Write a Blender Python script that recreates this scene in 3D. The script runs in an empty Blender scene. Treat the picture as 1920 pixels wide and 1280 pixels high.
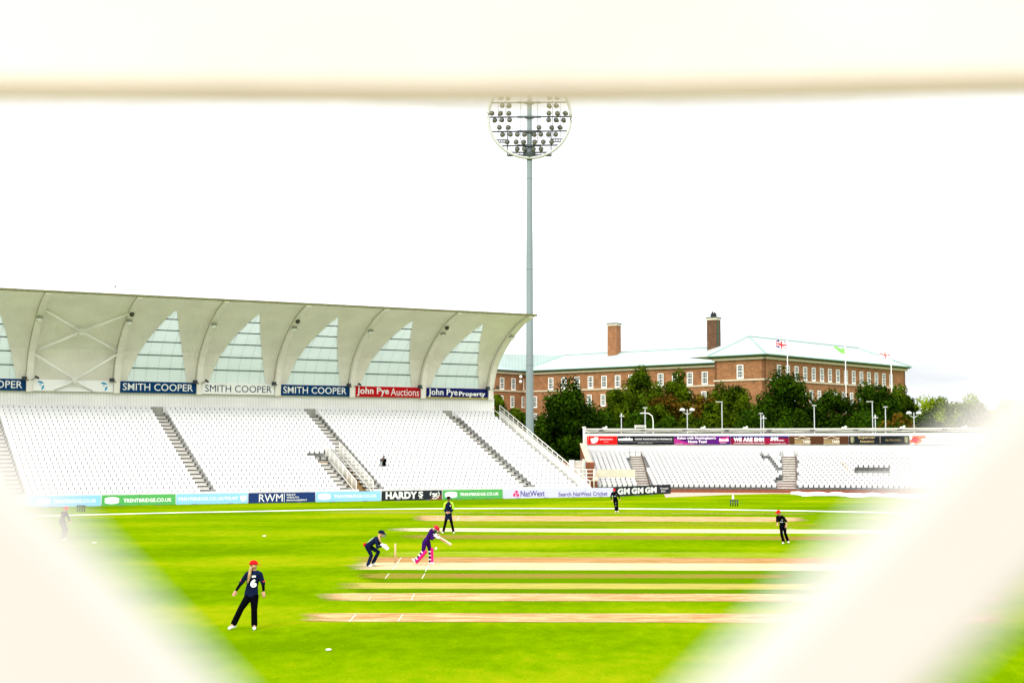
import bpy, math, random
from mathutils import Vector, Matrix
random.seed(7)
R = math.radians
scene = bpy.context.scene
C = scene.collection

# ------------------------------------------------------------------ camera, world, sun, exposure
H = 4.5; TILT = 4.29; FPX = 2667.0
cam_d = bpy.data.cameras.new('camera'); cam = bpy.data.objects.new('camera', cam_d); C.objects.link(cam)
cam.location = (0, 0, H); cam.rotation_euler = (R(90+TILT), 0, 0)
cam_d.sensor_width = 36; cam_d.lens = 50.0; cam_d.clip_start = 0.02; cam_d.clip_end = 5000
cam_d.dof.use_dof = True; cam_d.dof.focus_distance = 75.0; cam_d.dof.aperture_fstop = 2.8
scene.camera = cam
SUN_EL, SUN_AZ = 42, 205      # behind and to the left of the camera, veiled by cloud
w = bpy.data.worlds.new("World"); scene.world = w; w.use_nodes = True
nt = w.node_tree; nt.nodes.clear()
def N(nt, t, **kw):
    n = nt.nodes.new(t)
    for k, v in kw.items():
        if k == 'inp':
            for a, b in v.items(): n.inputs[a].default_value = b
        else: setattr(n, k, v)
    return n
sky = N(nt, 'ShaderNodeTexSky', sky_type='NISHITA', sun_disc=False, sun_elevation=R(SUN_EL), sun_rotation=R(SUN_AZ))
tc = N(nt, 'ShaderNodeTexCoord'); sep = N(nt, 'ShaderNodeSeparateXYZ')
nt.links.new(tc.outputs['Generated'], sep.inputs[0])
ramp = N(nt, 'ShaderNodeValToRGB')
ramp.color_ramp.elements[0].position = 0.0; ramp.color_ramp.elements[0].color = (.275, .285, .305, 1)
ramp.color_ramp.elements[1].position = .75; ramp.color_ramp.elements[1].color = (1.0, 1.0, 1.0, 1)
m1 = ramp.color_ramp.elements.new(.16); m1.color = (.50, .505, .515, 1)
nt.links.new(sep.outputs[2], ramp.inputs[0])
mp = N(nt, 'ShaderNodeMapping'); mp.inputs['Scale'].default_value = (2.2, 2.2, 9)
nt.links.new(tc.outputs['Generated'], mp.inputs[0])
nz = N(nt, 'ShaderNodeTexNoise', inp={'Scale': 1.7, 'Detail': 5, 'Roughness': .55}); nt.links.new(mp.outputs[0], nz.inputs[0])
mr = N(nt, 'ShaderNodeMapRange', inp={1: .40, 2: .60, 3: .88, 4: 1.35}); nt.links.new(nz.outputs[0], mr.inputs[0])
mul = N(nt, 'ShaderNodeMixRGB', blend_type='MULTIPLY', inp={0: 1.0}); nt.links.new(ramp.outputs[0], mul.inputs[1]); nt.links.new(mr.outputs[0], mul.inputs[2])
gain = N(nt, 'ShaderNodeMixRGB', blend_type='MULTIPLY', inp={0: 1.0, 2: (10, 10, 10, 1)}); nt.links.new(mul.outputs[0], gain.inputs[1])
mix = N(nt, 'ShaderNodeMixRGB', inp={0: .965}); nt.links.new(sky.outputs[0], mix.inputs[1]); nt.links.new(gain.outputs[0], mix.inputs[2])
bg = N(nt, 'ShaderNodeBackground', inp={'Strength': .12}); wo = N(nt, 'ShaderNodeOutputWorld')
nt.links.new(mix.outputs[0], bg.inputs[0]); nt.links.new(bg.outputs[0], wo.inputs[0])
sd = bpy.data.lights.new('sun', 'SUN'); sd.energy = 1.35; sd.angle = R(26); sd.color = (1, .965, .9)
sun = bpy.data.objects.new('sun', sd); C.objects.link(sun)
sv = Vector((math.sin(R(SUN_AZ))*math.cos(R(SUN_EL)), math.cos(R(SUN_AZ))*math.cos(R(SUN_EL)), math.sin(R(SUN_EL))))
sun.rotation_euler = sv.to_track_quat('Z', 'Y').to_euler()
scene.render.engine = 'CYCLES'
scene.view_settings.view_transform = 'Standard'; scene.view_settings.look = 'None'
scene.view_settings.exposure = 1.15; scene.view_settings.gamma = 1
scene.cycles.max_bounces = 6; scene.cycles.transparent_max_bounces = 8

# ------------------------------------------------------------------ pixel <-> world helpers (for measuring the photo)
T_ = R(TILT)
def ray(x, y):
    u = (x-960)/FPX; v = (640-y)/FPX
    return Vector((u, math.cos(T_)-v*math.sin(T_), math.sin(T_)+v*math.cos(T_)))
def G(x, y, z=0.0):
    r = ray(x, y); s = (z-H)/r.z
    return Vector((r.x*s, r.y*s, z))
def AT(x, y, D):
    r = ray(x, y); s = D/r.y
    return Vector((r.x*s, D, H+r.z*s))

# ------------------------------------------------------------------ materials
MATS = {}
def pmat(name, col, rough=.7, metal=0, var=.0, vscale=3.0, bump=0, spec=.3, streak=None, emis=None, alpha=None):
    if name in MATS: return MATS[name]
    m = bpy.data.materials.new(name); m.use_nodes = True; t = m.node_tree; b = t.nodes['Principled BSDF']
    b.inputs['Base Color'].default_value = (*col, 1); b.inputs['Roughness'].default_value = rough
    b.inputs['Metallic'].default_value = metal; b.inputs['Specular IOR Level'].default_value = spec
    if var or bump:
        tc = N(t, 'ShaderNodeTexCoord'); mp = N(t, 'ShaderNodeMapping')
        if streak: mp.inputs['Scale'].default_value = streak
        t.links.new(tc.outputs['Object'], mp.inputs[0])
        nz = N(t, 'ShaderNodeTexNoise', inp={'Scale': vscale, 'Detail': 6, 'Roughness': .62}); t.links.new(mp.outputs[0], nz.inputs[0])
        if var:
            mr = N(t, 'ShaderNodeMapRange', inp={1: .3, 2: .7, 3: 1-var, 4: 1+var*.6}); t.links.new(nz.outputs[0], mr.inputs[0])
            mx = N(t, 'ShaderNodeMixRGB', blend_type='MULTIPLY', inp={0: 1.0, 1: (*col, 1)}); t.links.new(mr.outputs[0], mx.inputs[2])
            t.links.new(mx.outputs[0], b.inputs['Base Color'])
        if bump:
            bp = N(t, 'ShaderNodeBump', inp={'Strength': bump, 'Distance': .05}); t.links.new(nz.outputs[0], bp.inputs['Height']); t.links.new(bp.outputs[0], b.inputs['Normal'])
    MATS[name] = m; return m
def hexc(r, g, b):
    f = lambda c: (c/255/12.92) if c <= 10 else ((c/255+.055)/1.055)**2.4
    return (f(r), f(g), f(b))
def sc(col, k): return tuple(c*k for c in col)

white_seat = pmat('white_plastic', (.67, .67, .67), .5, var=.08, vscale=.9)
terr_m = pmat('terrace_concrete', (.36, .36, .34), .9, var=.2, vscale=1.2)
conc_white = pmat('pale_concrete', (.66, .655, .63), .85, var=.14, vscale=1.4)
conc_grey = pmat('grey_concrete', (.30, .30, .26), .9, var=.2, vscale=1.2)
dark_gap = pmat('dark_bracket', (.020, .024, .022), .7)
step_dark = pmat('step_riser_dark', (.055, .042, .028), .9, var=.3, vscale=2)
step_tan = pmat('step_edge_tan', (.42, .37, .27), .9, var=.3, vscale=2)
steel_white = pmat('white_steel', (.72, .70, .64), .4, var=.06)
cream_steel = pmat('cream_steel', (.90, .85, .79), .45, var=.06, vscale=.8)
dark_metal = pmat('dark_metal', (.04, .05, .055), .4, .3)
galv = pmat('galvanised_steel', (.19, .235, .25), .5, .0, var=.10, vscale=.7, streak=(1, 1, .15), spec=.4)
black_cloth = pmat('black_cloth', (.0022, .0024, .0042), 1, var=.5, vscale=7, spec=.02, bump=.8)
navy_cloth = pmat('navy_cloth', (.0055, .010, .036), 1, var=.45, vscale=7, spec=.03, bump=.8)
skin = pmat('skin', (.46, .23, .15), .6, var=.1, vscale=12)
shoe_white = pmat('white_shoe_leather', (.75, .75, .75), .5)
red_cloth = pmat('red_cloth', (.56, .008, .010), .9, spec=.05, var=.2, vscale=14)
hair_m = pmat('fair_hair', (.42, .26, .13), .6, var=.4, vscale=40, streak=(1, 1, .2))
dark_hair = pmat('brown_hair', (.12, .06, .03), .6, var=.3, vscale=30)
w_paint = pmat('white_paint', (.82, .82, .80), .6)

def brick_mat(name, c1, c2, mortar, scale=1.0):
    m = bpy.data.materials.new(name); m.use_nodes = True; t = m.node_tree; b = t.nodes['Principled BSDF']
    uv = N(t, 'ShaderNodeUVMap', uv_map='UVMap')
    br = N(t, 'ShaderNodeTexBrick', inp={'Color1': (*c1, 1), 'Color2': (*c2, 1), 'Mortar': (*mortar, 1), 'Scale': scale, 'Mortar Size': .012, 'Brick Width': .45, 'Row Height': .15, 'Bias': 0})
    t.links.new(uv.outputs[0], br.inputs[0])
    nz = N(t, 'ShaderNodeTexNoise', inp={'Scale': .55, 'Detail': 8, 'Roughness': .7}); t.links.new(uv.outputs[0], nz.inputs[0])
    mr = N(t, 'ShaderNodeMapRange', inp={1: .3, 2: .7, 3: .68, 4: 1.28}); t.links.new(nz.outputs[0], mr.inputs[0])
    mx = N(t, 'ShaderNodeMixRGB', blend_type='MULTIPLY', inp={0: 1.0}); t.links.new(br.outputs[0], mx.inputs[1]); t.links.new(mr.outputs[0], mx.inputs[2])
    t.links.new(mx.outputs[0], b.inputs['Base Color']); b.inputs['Roughness'].default_value = .9; b.inputs['Specular IOR Level'].default_value = .15
    return m
brick = brick_mat('brown_brick', (.325, .140, .060), (.205, .084, .036), (.28, .17, .10))
brick_dark = brick_mat('sooty_brick', (.135, .065, .035), (.08, .04, .022), (.12, .08, .05))
brick_red = brick_mat('red_brick', (.23, .065, .028), (.14, .04, .02), (.2, .1, .06))

def ribbed_mat(name, col, freq, axis='x', depth=.25, contrast=.12, rough=.5):
    """sheet metal with pressed ribs along one axis (object coordinates)"""
    m = bpy.data.materials.new(name); m.use_nodes = True; t = m.node_tree; b = t.nodes['Principled BSDF']
    tc = N(t, 'ShaderNodeTexCoord'); wv = N(t, 'ShaderNodeTexWave', wave_type='BANDS', bands_direction=axis.upper(), inp={'Scale': freq, 'Distortion': 0})
    t.links.new(tc.outputs['Object'], wv.inputs[0])
    nz = N(t, 'ShaderNodeTexNoise', inp={'Scale': .5, 'Detail': 5}); t.links.new(tc.outputs['Object'], nz.inputs[0])
    mr = N(t, 'ShaderNodeMapRange', inp={1: .3, 2: .7, 3: .92, 4: 1.05}); t.links.new(nz.outputs[0], mr.inputs[0])
    rp = N(t, 'ShaderNodeMapRange', inp={1: 0, 2: .25, 3: 1-contrast, 4: 1}); t.links.new(wv.outputs[1], rp.inputs[0])
    mm = N(t, 'ShaderNodeMath', operation='MULTIPLY'); t.links.new(mr.outputs[0], mm.inputs[0]); t.links.new(rp.outputs[0], mm.inputs[1])
    mx = N(t, 'ShaderNodeMixRGB', blend_type='MULTIPLY', inp={0: 1.0, 1: (*col, 1)}); t.links.new(mm.outputs[0], mx.inputs[2])
    bp = N(t, 'ShaderNodeBump', inp={'Strength': depth, 'Distance': .04}); t.links.new(wv.outputs[1], bp.inputs['Height'])
    t.links.new(mx.outputs[0], b.inputs['Base Color']); t.links.new(bp.outputs[0], b.inputs['Normal']); b.inputs['Roughness'].default_value = rough
    return m
canopy_m = ribbed_mat('cream_ribbed_lining', (.93, .88, .81), 1.6, 'x', .2, .10)
cladding_m = ribbed_mat('white_cladding', (.92, .90, .88), 1.15, 'x', .3, .14)
copper_m = ribbed_mat('pale_copper', (.325, .405, .39), .5, 'x', .15, .13, .6)

# ------------------------------------------------------------------ mesh builder
class MB:
    def __init__(s): s.v = []; s.f = []; s.m = []; s.uv = []; s.sm = []
    def face(s, pts, mi=0, uv=None, smooth=False):
        i = len(s.v); s.v += [tuple(p) for p in pts]; s.f.append(tuple(range(i, i+len(pts)))); s.m.append(mi); s.sm.append(smooth)
        s.uv.append(uv if uv else [(0, 0)]*len(pts))
    def box8(s, p, mi=0):
        """p: 8 points, bottom 4 ccw then top 4"""
        i = len(s.v); s.v += [tuple(q) for q in p]
        for f in ((3, 2, 1, 0), (4, 5, 6, 7), (0, 1, 5, 4), (1, 2, 6, 5), (2, 3, 7, 6), (3, 0, 4, 7)):
            s.f.append(tuple(i+k for k in f)); s.m.append(mi); s.sm.append(False)
            a, b, c, d = [Vector(p[k]) for k in f]; w_ = (b-a).length; h_ = (d-a).length
            s.uv.append([(0, 0), (w_, 0), (w_, h_), (0, h_)])
    def box(s, c, d, mi=0, rz=0, M=None):
        hx, hy, hz = d[0]/2, d[1]/2, d[2]/2
        P = [Vector(q) for q in ((-hx, -hy, -hz), (hx, -hy, -hz), (hx, hy, -hz), (-hx, hy, -hz), (-hx, -hy, hz), (hx, -hy, hz), (hx, hy, hz), (-hx, hy, hz))]
        if rz: P = [Matrix.Rotation(rz, 3, 'Z') @ q for q in P]
        if M: P = [M @ q for q in P]
        s.box8([q+Vector(c) for q in P], mi)
    def bb(s, x0, x1, y0, y1, z0, z1, mi=0): s.box(((x0+x1)/2, (y0+y1)/2, (z0+z1)/2), (x1-x0, y1-y0, z1-z0), mi)
    def prism(s, poly, y0, y1, mi=0):
        """poly in (x,z), ccw seen from -y"""
        n = len(poly); i = len(s.v)
        s.v += [(x, y0, z) for x, z in poly] + [(x, y1, z) for x, z in poly]
        s.f.append(tuple(i+k for k in range(n))); s.f.append(tuple(i+n+k for k in reversed(range(n))))
        s.m += [mi, mi]; s.sm += [False, False]; s.uv += [[(x, z) for x, z in poly], [(x, z) for x, z in reversed(poly)]]
        for k in range(n):
            j = (k+1) % n; s.f.append((i+k, i+n+k, i+n+j, i+j)); s.m.append(mi); s.sm.append(False); s.uv.append([(0, 0)]*4)
    def loft(s, rings, mi=0, smooth=True, cap=True):
        n = len(rings[0]); i = len(s.v)
        for r in rings: s.v += [tuple(p) for p in r]
        for k in range(len(rings)-1):
            for j in range(n):
                a = i+k*n+j; b = i+k*n+(j+1) % n
                s.f.append((a, b, b+n, a+n)); s.m.append(mi); s.sm.append(smooth); s.uv.append([(0, 0)]*4)
        if cap:
            s.f.append(tuple(i+k for k in reversed(range(n)))); s.f.append(tuple(i+(len(rings)-1)*n+k for k in range(n)))
            s.m += [mi, mi]; s.sm += [False, False]; s.uv += [[(0, 0)]*n]*2
    def tube(s, pts, r, n=8, mi=0, r2=None):
        pts = [Vector(p) for p in pts]; rings = []
        L = len(pts)
        for k, p in enumerate(pts):
            d = (pts[min(k+1, L-1)]-pts[max(k-1, 0)]).normalized()
            a = d.cross(Vector((0, 0, 1)));
            if a.length < .05: a = d.cross(Vector((1, 0, 0)))
            a.normalize(); b = d.cross(a)
            rr = r if r2 is None else r+(r2-r)*k/max(1, L-1)
            rings.append([p+a*math.cos(2*math.pi*j/n)*rr - b*math.sin(2*math.pi*j/n)*rr for j in range(n)])
        s.loft(rings, mi)
    def cone(s, a, b, ra, rb, n=12, mi=0, fa=(1, 1), side=None):
        """tapered capsule from a to b"""
        a = Vector(a); b = Vector(b); d = (b-a)
        if d.length < 1e-5: d = Vector((0, 0, .001))
        d.normalize()
        x = Vector(side) if side is not None else d.cross(Vector((0, 1, 0)))
        x = x-d*x.dot(d)
        if x.length < .05: x = d.cross(Vector((1, 0, 0)))
        x.normalize(); y = d.cross(x); rings = []
        for t in (-.98, -.8, -.45, 0):
            q = math.sqrt(max(0, 1-t*t)); rings.append((a+d*t*ra, ra*q))
        for t in (0, .45, .8, .98):
            q = math.sqrt(max(0, 1-t*t)); rings.append((b+d*t*rb, rb*q))
        s.loft([[c+x*math.cos(2*math.pi*j/n)*r*fa[0]+y*math.sin(2*math.pi*j/n)*r*fa[1] for j in range(n)] for c, r in rings], mi)
    def disc(s, c, d, r, h, n=16, mi=0):
        c = Vector(c); d = Vector(d).normalized(); x = d.cross(Vector((0, 1, .1))).normalized(); y = d.cross(x)
        s.loft([[c+d*t+x*math.cos(2*math.pi*j/n)*r+y*math.sin(2*math.pi*j/n)*r for j in range(n)] for t in (-h/2, h/2)], mi)
    def ell(s, c, rad, ax=None, n=14, mi=0, hemi=None):
        c = Vector(c); ax = ax or (Vector((1, 0, 0)), Vector((0, 1, 0)), Vector((0, 0, 1)))
        rings = []; K = 9
        lo = -1 if hemi is None else hemi
        for k in range(K+1):
            th = math.asin(lo)+(math.pi/2-math.asin(lo))*k/K if hemi is not None else -math.pi/2+math.pi*k/K
            th = max(-1.55, min(1.55, th))
            z = math.sin(th); q = math.cos(th)
            rings.append([c+ax[0]*rad[0]*q*math.cos(2*math.pi*j/n)+ax[1]*rad[1]*q*math.sin(2*math.pi*j/n)+ax[2]*rad[2]*z for j in range(n)])
        s.loft(rings, mi)
    def mesh(s, name, mats):
        me = bpy.data.meshes.new(name); me.from_pydata(s.v, [], s.f)
        if not isinstance(mats, (list, tuple)): mats = [mats]
        for m in mats: me.materials.append(m)
        me.polygons.foreach_set('material_index', s.m); me.polygons.foreach_set('use_smooth', s.sm)
        uvl = me.uv_layers.new(name='UVMap'); flat = []
        for u in s.uv:
            for a in u: flat += [a[0], a[1]]
        uvl.data.foreach_set('uv', flat); me.update(); return me
    def build(s, name, mats, parent=None, loc=(0, 0, 0), rz=0):
        o = bpy.data.objects.new(name, s.mesh(name, mats)); C.objects.link(o)
        o.location = loc; o.rotation_euler = (0, 0, rz)
        if parent: o.parent = parent
        return o
def tag(o, label=None, cat=None, group=None, kind=None):
    if label: o['label'] = label
    if cat: o['category'] = cat
    if group: o['group'] = group
    if kind: o['kind'] = kind
    return o
def empty(name, loc=(0, 0, 0), rz=0):
    o = bpy.data.objects.new(name, None); C.objects.link(o); o.location = loc; o.rotation_euler = (0, 0, rz); o.empty_display_size = .2
    return o
def thing(name, label, cat, loc=(0, 0, 0), rz=0, group=None): return tag(empty(name, loc, rz), label, cat, group)
def copy_thing(o, loc, rz, label=None):
    r = o.copy(); C.objects.link(r); r.location = loc; r.rotation_euler = (0, 0, rz)
    if label: r['label'] = label
    for ch in list(o.children):
        c = ch.copy(); C.objects.link(c); c.parent = r
        for g in list(ch.children):
            d = g.copy(); C.objects.link(d); d.parent = c
    return r

def text(string, x0, x1, z0, z1, mat, parent, y=-.012, bold=0.0, shear=0.0, name='lettering', arc=None):
    """lettering fitted to the box x0..x1, z0..z1 in the parent's x/z plane, facing -y"""
    cu = bpy.data.curves.new('t', 'FONT'); cu.body = string; cu.size = 1; cu.offset = bold; cu.shear = shear; cu.resolution_u = 3; cu.space_character = 1.0+bold*1.6
    o = bpy.data.objects.new('t', cu); C.objects.link(o)
    dg = bpy.context.evaluated_depsgraph_get(); me = bpy.data.meshes.new_from_object(o.evaluated_get(dg)); bpy.data.objects.remove(o); bpy.data.curves.remove(cu)
    xs = [v.co.x for v in me.vertices]; ys = [v.co.y for v in me.vertices]
    ax, bx, ay, by = min(xs), max(xs), min(ys), max(ys)
    for v in me.vertices:
        x = x0+(v.co.x-ax)/(bx-ax)*(x1-x0); z = z0+(v.co.y-ay)/(by-ay)*(z1-z0); v.co = (x, y, z)
    me.materials.clear(); me.materials.append(mat); me.name = name
    t = bpy.data.objects.new(name, me); C.objects.link(t); t.parent = parent
    return t
def flat(name, poly, mat, parent, y=-.012, th=.004):
    b = MB(); b.prism(poly, y, y+th); return b.build(name, mat, parent)
def oval(cx, cz, rx, rz, n=20, a0=0, a1=360):
    return [(cx+rx*math.cos(R(a0+(a1-a0)*k/n)), cz+rz*math.sin(R(a0+(a1-a0)*k/n))) for k in range(n)]

# ================================================================== SETTING: ground and pitch
def ground_mat():
    m = bpy.data.materials.new('mown_grass'); m.use_nodes = True; t = m.node_tree; b = t.nodes['Principled BSDF']
    tc = N(t, 'ShaderNodeTexCoord'); L = t.links
    def noise(scale, det, mp=None):
        n = N(t, 'ShaderNodeTexNoise', inp={'Scale': scale, 'Detail': det, 'Roughness': .65})
        if mp:
            q = N(t, 'ShaderNodeMapping'); q.inputs['Scale'].default_value = mp[0]; q.inputs['Rotation'].default_value = (0, 0, mp[1]); L.new(tc.outputs['Object'], q.inputs[0]); L.new(q.outputs[0], n.inputs[0])
        else: L.new(tc.outputs['Object'], n.inputs[0])
        return n
    a = noise(.07, 4); c = noise(2.2, 8, ((1, .45, 1), .1)); d = noise(.5, 5, ((1, 1, 1), .6))
    r1 = N(t, 'ShaderNodeValToRGB'); e = r1.color_ramp.elements
    e[0].position = .30; e[0].color = (.080, .153, .0, 1); e[1].position = .76; e[1].color = (.198, .236, .002, 1)
    q = e.new(.5); q.color = (.115, .200, .0, 1)
    # wide mowing bands running across the field, and a second set at an angle
    def band(rot, width, sharp):
        mpn = N(t, 'ShaderNodeMapping'); mpn.inputs['Rotation'].default_value = (0, 0, rot); L.new(tc.outputs['Object'], mpn.inputs[0])
        sp = N(t, 'ShaderNodeSeparateXYZ'); L.new(mpn.outputs[0], sp.inputs[0])
        wob = N(t, 'ShaderNodeMath', operation='MULTIPLY_ADD', inp={1: .5}); L.new(d.outputs[0], wob.inputs[0]); L.new(sp.outputs[1], wob.inputs[2])
        s1 = N(t, 'ShaderNodeMath', operation='MULTIPLY', inp={1: math.pi/width}); L.new(wob.outputs[0], s1.inputs[0])
        s2 = N(t, 'ShaderNodeMath', operation='SINE'); L.new(s1.outputs[0], s2.inputs[0])
        s3 = N(t, 'ShaderNodeMath', operation='MULTIPLY', inp={1: sharp}); s3.use_clamp = False; L.new(s2.outputs[0], s3.inputs[0])
        s4 = N(t, 'ShaderNodeClamp', inp={1: -1, 2: 1}); L.new(s3.outputs[0], s4.inputs[0]); return s4
    b1 = band(.03, 4.6, 2.5); b2 = band(-.85, 7.0, 1.8)
    def madd(x, k, y):
        n = N(t, 'ShaderNodeMath', operation='MULTIPLY_ADD', inp={1: k}); L.new(x, n.inputs[0]); L.new(y, n.inputs[2]); return n.outputs[0]
    base = N(t, 'ShaderNodeMath', operation='ADD', inp={1: -.45}); L.new(a.outputs[0], base.inputs[0])
    v = madd(c.outputs[0], .60, base.outputs[0]); v = madd(d.outputs[0], .30, v); v = madd(b1.outputs[0], .06, v); v = madd(b2.outputs[0], .06, v)
    L.new(v, r1.inputs[0])
    # fine blade-level breakup
    f = noise(14, 6); fr = N(t, 'ShaderNodeMapRange', inp={1: .3, 2: .7, 3: .80, 4: 1.2}); L.new(f.outputs[0], fr.inputs[0])
    mx = N(t, 'ShaderNodeMixRGB', blend_type='MULTIPLY', inp={0: 1.0}); L.new(r1.outputs[0], mx.inputs[1]); L.new(fr.outputs[0], mx.inputs[2])
    L.new(mx.outputs[0], b.inputs['Base Color']); b.inputs['Roughness'].default_value = .95; b.inputs['Specular IOR Level'].default_value = .0
    bp = N(t, 'ShaderNodeBump', inp={'Strength': .3, 'Distance': .03}); L.new(f.outputs[0], bp.inputs['Height']); L.new(bp.outputs[0], b.inputs['Normal'])
    return m
g = MB(); g.face([(-1500, -600, 0), (1500, -600, 0), (1500, 2600, 0), (-1500, 2600, 0)])
tag(g.build('ground', ground_mat()), kind='structure')

def strip_mat(name, col, wear, seed, soft=.16, dens=1.0):
    """worn, rolled strip: ragged edges fade into the turf around it"""
    m = bpy.data.materials.new(name); m.use_nodes = True; t = m.node_tree; L = t.links; b = t.nodes['Principled BSDF']; out = t.nodes['Material Output']
    uv = N(t, 'ShaderNodeUVMap', uv_map='UVMap'); tc = N(t, 'ShaderNodeTexCoord')
    sp = N(t, 'ShaderNodeSeparateXYZ'); L.new(uv.outputs[0], sp.inputs[0])
    mp = N(t, 'ShaderNodeMapping'); mp.inputs['Location'].default_value = (seed*7.3, seed*3.1, seed); mp.inputs['Scale'].default_value = (.30, 1.0, 1); L.new(tc.outputs['Object'], mp.inputs[0])
    nz = N(t, 'ShaderNodeTexNoise', inp={'Scale': 1.5, 'Detail': 8, 'Roughness': .7}); L.new(mp.outputs[0], nz.inputs[0])
    def edge(o, soft_):
        a = N(t, 'ShaderNodeMath', operation='PINGPONG', inp={1: .5}); L.new(o, a.inputs[0])
        c = N(t, 'ShaderNodeMapRange', inp={1: 0, 2: soft_, 3: 0, 4: 1}); L.new(a.outputs[0], c.inputs[0]); return c
    ex = edge(sp.outputs[0], .10); ey = edge(sp.outputs[1], soft)
    mn = N(t, 'ShaderNodeMath', operation='MULTIPLY'); L.new(ex.outputs[0], mn.inputs[0]); L.new(ey.outputs[0], mn.inputs[1])
    ad = N(t, 'ShaderNodeMath', operation='MULTIPLY_ADD', inp={1: 1.9, 2: -.95}); L.new(nz.outputs[0], ad.inputs[0])
    sm = N(t, 'ShaderNodeMath', operation='MULTIPLY_ADD', inp={1: 1.6}); L.new(mn.outputs[0], sm.inputs[0]); L.new(ad.outputs[0], sm.inputs[2])
    al = N(t, 'ShaderNodeMapRange', inp={1: .18, 2: .75, 3: 0, 4: dens}); L.new(sm.outputs[0], al.inputs[0])
    n2 = N(t, 'ShaderNodeTexNoise', inp={'Scale': 2.2, 'Detail': 9, 'Roughness': .78}); L.new(mp.outputs[0], n2.inputs[0])
    mxr = N(t, 'ShaderNodeMapRange', inp={1: .42, 2: .58, 3: 0, 4: 1}); L.new(n2.outputs[0], mxr.inputs[0])
    mx = N(t, 'ShaderNodeMixRGB', inp={1: (*col, 1), 2: (*wear, 1)}); L.new(mxr.outputs[0], mx.inputs[0])
    L.new(mx.outputs[0], b.inputs['Base Color']); b.inputs['Roughness'].default_value = 1; b.inputs['Specular IOR Level'].default_value = 0
    tr = N(t, 'ShaderNodeBsdfTransparent'); ms = N(t, 'ShaderNodeMixShader'); L.new(al.outputs[0], ms.inputs[0]); L.new(tr.outputs[0], ms.inputs[1]); L.new(b.outputs[0], ms.inputs[2]); L.new(ms.outputs[0], out.inputs[0])
    return m
CREAM, TAN, PINK, OLIVE, YEL, SAND = (.46, .38, .235), (.26, .145, .045), (.31, .165, .065), (.20, .20, .02), (.26, .225, .055), (.44, .32, .165)
DARKG, LIGHTG = (.078, .165, .0), (.18, .25, .0)
STRIPS = [  # left x, right x, y top/bottom at left, y top/bottom at right, colour, wear, softness, density
    (590, 1560, 958.5, 961.0, 962, 964.5, SAND, OLIVE, .4, .45),
    (765, 1520, 965.3, 976.3, 969, 978.5, SAND, PINK, .12, 1),
    (780, 1560, 978.0, 985.0, 981, 988, OLIVE, LIGHTG, .3, .7),
    (720, 1900, 988.8, 995.8, 993.5, 1002.0, CREAM, CREAM, .12, 1),
    (740, 1900, 1001.5, 1009.5, 1006, 1014, TAN, OLIVE, .2, .75),
    (690, 1900, 1032.0, 1044.5, 1036, 1048, (.26, .33, .03), LIGHTG, .2, .75),
    (655, 1900, 1043.0, 1055.5, 1046, 1058, TAN, (.36, .22, .10), .10, .95),
    (640, 1900, 1053.3, 1067.3, 1057, 1070.5, CREAM, (.40, .31, .17), .05, 1),
    (660, 1900, 1067.8, 1092.3, 1070.5, 1094, DARKG, DARKG, .03, .9),
    (660, 1500, 1073.5, 1084.0, 1075.5, 1084.0, TAN, (.16, .21, .01), .2, .8),
    (612, 1900, 1091.5, 1103.0, 1094.5, 1105.5, YEL, (.33, .30, .06), .08, .95),
    (640, 1900, 1102.8, 1112.0, 1105.5, 1115.0, DARKG, DARKG, .03, .8),
    (580, 1900, 1110.5, 1126.0, 1113, 1128, SAND, PINK, .14, 1),
    (545, 1900, 1148.0, 1165.0, 1150, 1168, PINK, SAND, .10, 1)]
for i, (xl, xr, yl0, yl1, yr0, yr1, c1, c2, soft, dens) in enumerate(STRIPS):
    b = MB(); z = .003+.0005*i
    b.face([G(xl, yl1, z), G(xr, yr1, z), G(xr, yr0, z), G(xl, yl0, z)], uv=[(0, 0), (1, 0), (1, 1), (0, 1)])
    tag(b.build('cricket_pitch', strip_mat('worn_turf', c1, c2, i+1, soft, dens)), kind='structure')
# chalked creases
cre = MB(); zc = .013
for (xa, ya, xb, yb, wd) in [(752.5, 1044.5, 736.0, 1067.5, .06), (804.5, 1058, 797.5, 1071, .06), (729.3, 1074.5, 722, 1084.2, .06), (796.6, 1074.5, 791, 1084.2, .06),
        (667.5, 1150.8, 655, 1164.5, .06), (755.0, 1150.5, 746.5, 1164, .05), (777, 1112, 771, 1124, .05), (696, 1116.5, 690, 1125, .035), (861, 968, 857, 976, .08), (823, 968, 818, 975, .05),
        (1418, 974.2, 1427, 976.5, .07), (1490, 991.5, 1475, 988.5, .05)]:
    a = G(xa, ya, zc); c = G(xb, yb, zc); d = (c-a).normalized(); s_ = Vector((-d.y, d.x, 0))*wd*.19
    cre.face([a-s_, c-s_, c+s_, a+s_]); zc += .0002
tag(cre.build('crease_lines', pmat('chalk', (.6, .6, .56), .9, var=.15, vscale=6)), kind='structure')
# paved edge in front of the far stand
pe = MB(); pts0 = [(1248, 932), (1360, 927.3), (1450, 925), (1600, 926.5), (1900, 935)]; pts1 = [(1240, 915), (1360, 914), (1450, 914), (1600, 914), (1900, 914)]
for k in range(4):
    pe.face([G(*pts0[k], .012), G(*pts0[k+1], .012), G(*pts1[k+1], .012), G(*pts1[k], .012)])
tag(pe.build('path', pmat('pink_tarmac', (.42, .30, .235), .9, var=.2)), kind='structure')

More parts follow.
